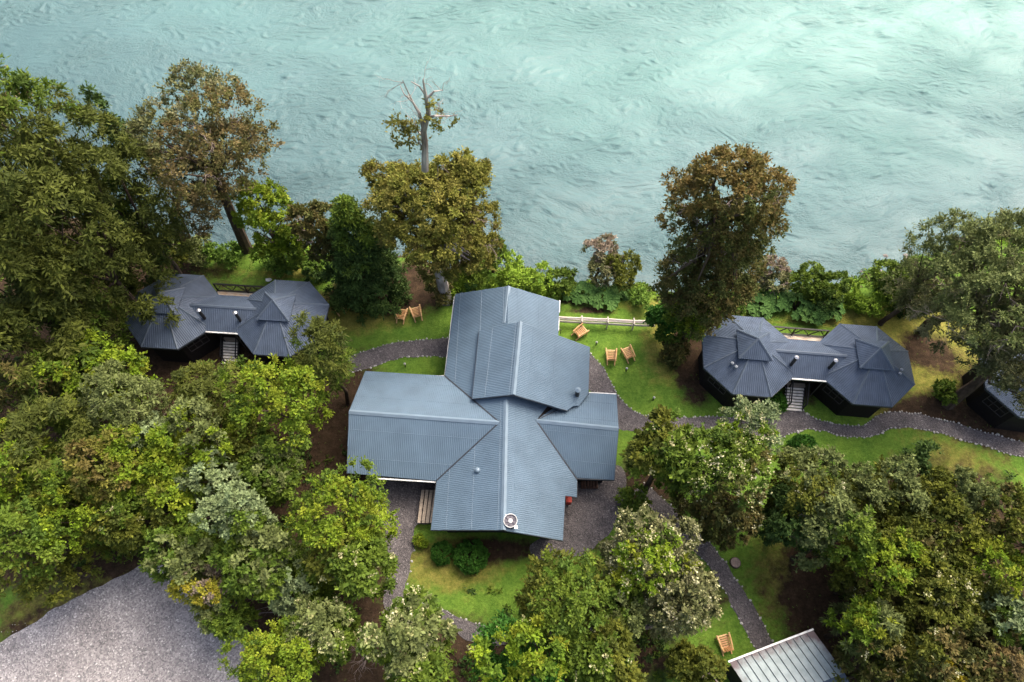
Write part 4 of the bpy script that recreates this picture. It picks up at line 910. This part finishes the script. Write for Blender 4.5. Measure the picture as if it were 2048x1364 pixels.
gt("cream speckled tree at the lower end of the gravel yard", 822, 1270, 86, 5.5, 3.4, 'mid', lobes=8, blossom=.32, tint=('olive', (-.2, .3, .8), .35))
gt("tree cut by the bottom edge below the cream speckled tree", 845, 1375, 80, 5, 3.2, 'mid', lobes=7, blossom=.15, tint=('bright', (0, .3, .9), .5))
gt("dense olive green tree on the lawn below the lodge's fan", 1125, 1190, 104, 5.5, 3.8, 'olive', lobes=10, tint=('mid', (-.2, -.3, .8), .4))
gt("wide green tree on the bottom edge left of the lone chair", 1040, 1322, 106, 5, 3.8, 'green', lobes=10, tint=('bright', (.1, .2, .9), .35), blossom=.05)
gt("tree on the bottom edge between wide green tree and flowering tree", 1200, 1325, 84, 4.5, 3.2, 'mid', lobes=8, tint=('bright', (.1, .2, .9), .45), blossom=.06)
gt("white flowering tree beside the gravel yard right of the lodge", 1298, 1108, 94, 5.5, 3.6, 'taupe', lobes=9, blossom=.62, name="flowering_tree", tint=('bright', (-.2, -.6, .5), .5), twigs=1)
gt("white flowering tree with bare twigs next to the hidden chair", 1362, 1190, 80, 5, 3.2, 'taupe', lobes=8, blossom=.55, name="flowering_tree", twigs=2)
gt("small olive tree between the dense olive tree and the flowering ones", 1245, 1215, 62, 4, 2.8, 'mid', lobes=6, tint=('olive', (0, .4, .8), .3))
gt("thin bushy tree at the bottom edge left of the shed", 1385, 1335, 56, 3, 2.4, 'olive', lobes=6, twigs=2, dens=.75)
gt("dark flowering tree against the lodge's east wing", 1322, 920, 82, 5.5, 3.8, 'mid', lobes=8, blossom=.18, tint=('umber', (-.4, -.5, 0), .2))
gt("large dark tree with cream flowers right of the diagonal path's upper end", 1432, 955, 92, 6, 3.8, 'umber', lobes=9, blossom=.45, name="flowering_tree", tint=('mid', (-.3, .4, .5), .2))
gt("pale yellow green tree with seed heads beside the path near the right cabin", 1487, 872, 68, 5.5, 3.4, 'silver', lobes=7, blossom=.40, tint=('bright', (-.4, -.4, .3), .4), leaf=(.16, .08))
gt("small dark tree over the diagonal path", 1452, 1035, 58, 4, 2.8, 'umber', lobes=6, blossom=.25)
gt("tree with pale shoots below the round green bush right of the path", 1612, 968, 84, 5.5, 3.6, 'olive', lobes=8, blossom=.12, twigs=2, tint=('grey', (.4, .5, .5), .3))
gt("very dark rounded tree at the edge of the right hand lawn", 1582, 1045, 72, 4.5, 3.4, 'dark', lobes=7, leaf=(.17, .08))
gt("pale leaved tree beside the very dark rounded tree", 1660, 1060, 78, 6, 3.4, 'grey', lobes=7, tint=('mid', (.3, -.4, .2), .2), twigs=1)
gt("dark spiky tree standing on the right hand lawn", 1812, 918, 32, 5, 3.4, 'dark', lobes=4, rc=.4)
gt("olive tree on the right hand lawn below the spiky one", 1775, 992, 80, 5.5, 3.4, 'olive', lobes=8, tint=('grey', (0, .4, .8), .4))
gt("tree with a pale bare leader on the right hand lawn", 1885, 985, 66, 5.5, 3.6, 'olive', lobes=7, twigs=1, tint=('grey', (.2, .5, .6), .4))
gt("umber tree in the middle of the right thicket", 1845, 1045, 84, 5.5, 3.4, 'umber', lobes=8, tint=('olive', (.2, .4, .8), .2))
gt("green and yellow tree low in the right thicket", 1745, 1110, 76, 5.5, 3.2, 'olive', lobes=7, tint=('bright', (.2, .3, .8), .5))
gt("tree with cream flowers in the right thicket", 1850, 1150, 84, 5.5, 3.4, 'umber', lobes=8, blossom=.16, tint=('olive', (0, .4, .8), .2))
gt("feathery pale green tree at the left tip of the right thicket", 1725, 1240, 62, 5, 3.0, 'grey', lobes=6, leaf=(.24, .06), tint=('bright', (-.6, .5, .2), .3))
gt("dark olive tree above the bottom right corner", 1850, 1255, 92, 5.5, 3.6, 'olive', lobes=9, blossom=.06, tint=('umber', (.2, -.6, 0), .1))
gt("umber tree at the right edge over the dark hollow", 2000, 1050, 80, 6, 3.6, 'umber', lobes=8, tint=('olive', (-.2, .4, .8), .4))
gt("olive tree at the right edge below the dark hollow", 1965, 1155, 80, 5.5, 3.4, 'olive', lobes=8, tint=('bright', (-.4, .3, .7), .6))
gt("pale green tree near the bottom right corner", 2000, 1230, 66, 6, 3.0, 'mid', lobes=7, tint=('silver', (-.2, .5, .8), .35))
gt("reddish umber tree in the bottom right corner", 2005, 1340, 90, 5, 3.2, 'umber', lobes=8, twigs=2, tint=('brown', (0, .3, .6), .4))
gt("umber tree on the bottom edge near the right corner", 1885, 1345, 84, 5, 3.2, 'umber', lobes=8, blossom=.06, tint=('yellow', (-.7, .3, .4), .75))
gt("dark tree on the bottom edge right of the shed", 1760, 1330, 78, 4.5, 3.2, 'olive', lobes=7, blossom=.05, tint=('umber', (.2, -.6, 0), .1))
gt("sparse shrubby tree on the right edge of the lower lawn", 1712, 1155, 44, 3, 2.2, 'umber', lobes=5, blossom=.08)
gt("mid green tree filling the thicket left of the silvery one", 440, 965, 62, 5, 3.2, 'mid', lobes=7, tint=('bright', (.2, .3, .8), .5))
gt("low green tree between the pale feathery and the rounded light tree", 330, 890, 60, 4.5, 3.0, 'mid', lobes=6, tint=('olive', (0, -.5, 0), .2))
gt("olive tree between the left edge and the grey leaved tree", 98, 1012, 66, 5, 3.4, 'olive', lobes=7, tint=('mid', (.2, .3, .8), .4))
gt("dark tree in the hollow below the big bright tree", 500, 905, 62, 4.2, 3.0, 'olive', lobes=6)
gt("green tree squeezed above the bare purple branches", 600, 1165, 58, 3.8, 2.6, 'mid', lobes=6, tint=('bright', (.2, .3, .8), .5))
gt("umber tree deep in the middle of the right thicket", 1800, 1195, 66, 4.5, 3.0, 'umber', lobes=7)
gt("olive tree in the right thicket close to the dark hollow", 1925, 1215, 70, 4.8, 3.0, 'olive', lobes=7, tint=('umber', (.2, -.6, 0), .1))
gt("olive tree behind the pale leaved one in the right thicket", 1700, 990, 62, 5, 3.2, 'olive', lobes=7, tint=('grey', (0, .4, .8), .4))
# bare bushes among the lower left trees
for px, py, z, rp, lb, mt in [(575, 1225, 1.5, 62, "fan of bare purple grey branches above the bottom yellow green tree", 'twigdark'), (680, 1165, 2.0, 55, "tangle of bare grey twigs below the yellow green lodge tree", 'twigdark'),
                              (740, 1300, 1.2, 50, "bare grey bush right of the cream flowering tree at the bottom", 'twigdark')]:
    r = np.random.default_rng(int(px)); b = at(px, py); t = thing("bare_bush", lb, "bush", b, group="leafless bushes"); s = rp / ppm(px, py, z)
    part("branches", twig_fan(r, (0, 0, .1), (-.3, .1, 1.0), 9, s * .95, .035, .5, 3), M[mt], t, local=True)
# --- clipped and low bushes
def bush(label, px, py, rpx, hgt, pal, name="shrub", **kw):
    kw.setdefault('lobes', 4); kw.setdefault('leaf', (.16, .085)); kw.setdefault('rc', .26); kw.setdefault('k', 8); kw.setdefault('m', 6)
    kw.setdefault('share', True)
    return tree(name, label, px, py, rpx, hgt * .45, hgt * .6, pal, cat="shrub", nl=5, **kw)
DB = dict(up=.2, spread=.6, shape='ball', dens=2.2, rc=.16, leaf=(.12, .075))
bush("large round dark green hydrangea bush below the lodge gable", 942, 1112, 32, 1.3, 'green', "hydrangea_bush", **DB)
bush("smaller round green hydrangea bush left of the large one", 885, 1106, 22, 1.1, 'green', "hydrangea_bush", **DB)
bush("tiny bright green bush at the lodge's lower left corner", 841, 1083, 12, .6, 'bright', "hydrangea_bush", **DB)
bush("round green bush hugging the foot of the right cabin's stairs", 1550, 806, 22, 1.3, 'green', "hydrangea_bush", **DB)
bush("round bright green bush on the lawn below the wavy path", 1606, 897, 27, 1.3, 'green', "hydrangea_bush", **DB)
bush("dark bush on bare soil left of the leaning trunk", 1885, 788, 28, 1.5, 'mid')
bush("dark green bush by the gravel yard's right rim", 1265, 1000, 36, 1.5, 'mid')
BG = "bushes along the river bank"
for lb, px, py, rp, hg, pl, kw in [
    ("lime green bush behind the lodge's north gable, left one", 1015, 548, 42, 2.4, 'lime', {}), ("lime green bush behind the lodge's north gable, right one", 1068, 562, 40, 2.2, 'lime', {}),
    ("dark bush between the domed tree and the lime bushes", 948, 545, 44, 3.0, 'mid', {}), ("low bright bush at the lodge's north west corner", 912, 572, 24, 1.4, 'lime', {}),
    ("dark twiggy bush under the domed tree near the lodge corner", 880, 585, 36, 2.4, 'umber', dict(dens=.7)),
    ("grey tipped bank bush with bare pinkish twigs above the fence", 1200, 528, 48, 3.2, 'taupe', dict(twigs=14, share=False, tint=('tan', (0, .6, .6), .35))), ("olive bank bush right of the grey tipped one", 1245, 548, 36, 2.8, 'olive', dict(twigs=2)),
    ("dark green bank bush left of the grey tipped one", 1120, 570, 34, 2.0, 'mid', {}), ("low green bank bush above the fence's right end", 1275, 600, 26, 1.2, 'fern', {}),
    ("brown topped bush on the bank above the right cabin", 1545, 560, 42, 2.8, 'taupe', dict(twigs=8, share=False, tint=('tan', (0, .6, .6), .5))), ("dark bank bush behind the right cabin's link", 1605, 572, 44, 2.8, 'mid', {}),
    ("dark bushy mass on the bank behind the right cabin's deck", 1655, 585, 44, 2.8, 'dark', dict(tint=('mid', (0, .3, 1), .3))), ("yellow green bush behind the right cabin's right octagon", 1700, 592, 30, 1.8, 'lime', {}),
    ("lime bush by the river right of the right cabin's roof", 1742, 612, 32, 1.6, 'lime', {}), ("dense green bush on the bank left of the feathery grey tree", 1782, 575, 54, 3.4, 'mid', dict(tint=('fern', (-.2, .4, .8), .3))),
    ("dark bush under the feathery grey tree", 1830, 600, 40, 2.4, 'dark', {}), ("pale hedge like bush behind the left cabin's lawn", 395, 508, 34, 1.6, 'grey', {}), ("pale bush right of the hedge like one behind the left cabin", 450, 506, 32, 1.6, 'fern', {}),
    ("low fern green bush under the vivid yellow green tree", 545, 530, 34, 1.5, 'fern', {}), ("green bush at the dark conifer's left foot", 630, 545, 30, 1.8, 'fern', dict(tint=('dark', (0, -1, 0), .2))),
    ("olive bush at the left of the hedge behind the left cabin", 355, 515, 32, 2.0, 'olive', {}), ("dark bush behind the golden domed tree's right flank", 985, 515, 34, 3.4, 'mid', {}), ("low bush right of the tall leaning tree's foot", 1475, 608, 30, 1.6, 'fern', {})]:
    bush(lb, px, py, rp, hg, pl, group=BG, **kw)

# --- giant rhubarb: big round leaves on the bank
def leaf_disc(r, R_):
    n = 14; V = [(0, 0, 0)]; Fc = []
    for i in range(n):
        a = 6.283 * i / n; q = R_ * (1 if i % 2 else .74) * r.uniform(.9, 1.08); V.append((q * math.cos(a) + .25 * R_, q * math.sin(a), .10 * R_ - .16 * R_ * (i % 2)))
    for i in range(n): Fc.append((0, 1 + i, 1 + (i + 1) % n))
    return V, Fc
def simple_leaf_mat(nm, c): return mat(nm, c, .75, .12, .22, 5, .4, 18)
M['rhubarb'] = simple_leaf_mat("giant rhubarb leaf", (.050, .112, .026)); M['rhubarbpale'] = simple_leaf_mat("pale giant rhubarb leaf", (.075, .150, .036))
RL = []
for i in range(5):
    r = np.random.default_rng(900 + i); v, f = leaf_disc(r, .5); RL.append([mesh_from("large_leaf", v, f, [M[m_]]) for m_ in ('rhubarb', 'rhubarbpale')])
for i, (px, py, s, lb) in enumerate([(1518, 618, 1.0, "giant rhubarb plant touching the right cabin's roof peak"), (1552, 606, 1.0, "giant rhubarb plant on the bank above the right cabin's left octagon"), (1588, 618, 1.1, "giant rhubarb plant between bank and the right cabin's deck railing"),
                                  (1622, 630, .95, "giant rhubarb plant nearest the right cabin's deck"), (1660, 622, .9, "giant rhubarb plant left of the lime fern bush"), (1168, 592, 1.0, "giant rhubarb plant left of the earth bank above the fence"),
                                  (1208, 600, 1.0, "giant rhubarb plant right above the dark earth scar"), (1140, 585, .8, "giant rhubarb plant next to the lodge's north east corner"), (1240, 582, .8, "giant rhubarb plant below the olive bank bush"), (1490, 598, .85, "giant rhubarb plant by the tall leaning tree"),
                                  (580, 535, .8, "giant rhubarb plant below the vivid yellow green tree"), (930, 580, .8, "giant rhubarb plant at the lodge's north west corner")]):
    r = np.random.default_rng(300 + i); b = at(px, py); b[2] = height(b[0], b[1]); t = thing("giant_rhubarb", lb, "plant", b, group="giant rhubarb plants"); st_ = []
    for k in range(11):
        a = k * 2.4 + r.uniform(-.3, .3); q = (.15 + .85 * math.sqrt(k / 11)) * s * .95; z = (1.15 - .5 * q) * s * r.uniform(.85, 1.1)
        o = link("large_leaf", RL[r.integers(5)][int(r.random() < .4)], t); o.location = (q * math.cos(a), q * math.sin(a), z); o.rotation_euler = (r.normal(0, .15), .25 + .25 * q, a); sc = s * r.uniform(.75, 1.2); o.scale = (sc, sc, sc)
        st_.append(tube([(0, 0, 0), (q * .6 * math.cos(a), q * .6 * math.sin(a), z * .7), (q * math.cos(a), q * math.sin(a), z)], [.035, .03, .02], 4, False))
    part("stems", join(*st_), M['bark'], t, "stuff", local=True)

# --- undergrowth nobody could count: ferns on the bank, weeds under the trees, grass tufts
def scatter(name, pts, rc, k, m, L, W, pal, seed, up=.5, spread=.7, hz=.12):
    r = np.random.default_rng(seed); P_ = np.array(pts); C_ = np.stack([P_[:, 0], P_[:, 1], height(P_[:, 0], P_[:, 1]) + hz], 1)
    v, q, cc = foliage(r, C_, norm(r.normal(size=C_.shape) * .5 + [0, 0, .8]), rc, k, m, L, W, PAL[pal], spread, up, .35); link(name, mesh_from(name, v, q, [M['leaf']], cols=cc), kind="stuff")
r = np.random.default_rng(77)
xs = np.concatenate([r.uniform(-31, -12, 480), r.uniform(-4, 4.5, 190), r.uniform(4.5, 12, 260), r.uniform(12, 46, 860)]); ys = shore(xs) - np.abs(r.normal(0, 1.5, len(xs))) + .2
sel = ys > shore(xs) - 3.4; xs, ys = xs[sel], ys[sel]; pk = r.random(len(xs))
for nm, lo, hi, pl, sd in (("bank_ferns", 0, .4, 'fern', 1), ("bank_undergrowth", .4, .75, 'mid', 2), ("bank_weeds", .75, .9, 'lime', 3), ("bank_brush", .9, 1.01, 'taupe', 4)):
    s_ = (pk >= lo) & (pk < hi); scatter(nm, np.stack([xs[s_], ys[s_]], 1), .42, 8, 6, .20, .085, pl, sd)
pts = []
while len(pts) < 1150:                     # weeds and saplings in the shade of the thickets
    i = r.integers(5); bx = [(0, 760, 440, 1130), (440, 900, 690, 1340), (1560, 950, 2048, 1340), (900, 1180, 1420, 1364), (0, 480, 260, 800)][i]
    px, py = r.uniform(bx[0], bx[2]), r.uniform(bx[1], bx[3]); p = at(px, py)
    if 860 < px < 1010 and 1190 < py < 1300: continue
    if px < 640 and py > 1120 - (px < 310) * (px - 310) * .55 and not (px > 430 and py < 1190): continue
    if 1540 < px < 1680 and 1050 < py < 1300: continue
    if 1400 < px < 1760 and py > 1230: continue
    if 1340 < px < 1560 and py > 980: continue
    pts.append(p[:2])
pts = np.array(pts); scatter("shade_undergrowth", pts[:600], .5, 7, 6, .20, .09, 'dark', 8); scatter("shade_weeds", pts[600:], .42, 6, 6, .18, .08, 'mid', 9)
PAVED = [np.concatenate([a__, b__[::-1]]) for a__, b__ in ((eA, eB), (lA, lB), (wA, wB), (sA, sB), (oA, oB))] + [aL, yL, lotL]
def inside(p, L):
    x0, y0, x1, y1 = L[:, 0], L[:, 1], np.roll(L[:, 0], 1), np.roll(L[:, 1], 1)
    c = (y0 > p[1]) != (y1 > p[1]); return np.count_nonzero(c & (p[0] < (x1 - x0) * (p[1] - y0) / np.where(y1 == y0, 1e-9, y1 - y0) + x0)) % 2 == 1
pts = []
for pl_, n_, bx in (('lawn', 2000, (620, 600, 2048, 1364)), ('lawn', 400, (330, 520, 640, 560))):
    while n_ > 0:
        p = at(r.uniform(bx[0], bx[2]), r.uniform(bx[1], bx[3])); n_ -= 1
        if not any(inside(p, L__) for L__ in PAVED): pts.append(p[:2])
pts = np.array(pts); scatter("grass_tufts", pts, .09, 4, 2, .08, .02, 'fern', 12, up=.8, hz=.02)


vf = []
for i in range(170):                       # stones at the foot of the bank
    x = rg.uniform(-30, 46); y = float(shore(x)) + rg.normal(.25, .5); k = rg.uniform(.08, .30) ; me = STONES[i % 7]
    vf.append((np.array([v.co for v in me.vertices]) * [k, k * .8, k * .6] + [x, y, max(float(height(x, y)), -2.45) + .03], [tuple(f.vertices) for f in me.polygons]))
M['shorestone'] = mat("wet bank stone", (0.05, 0.045, 0.042), 0.5, 0.4, 0.0, 1.2, 0.4, 12, col2=(0.15, 0.135, 0.125))
part("shore_stones", join(*vf), M['shorestone'], kind="stuff")
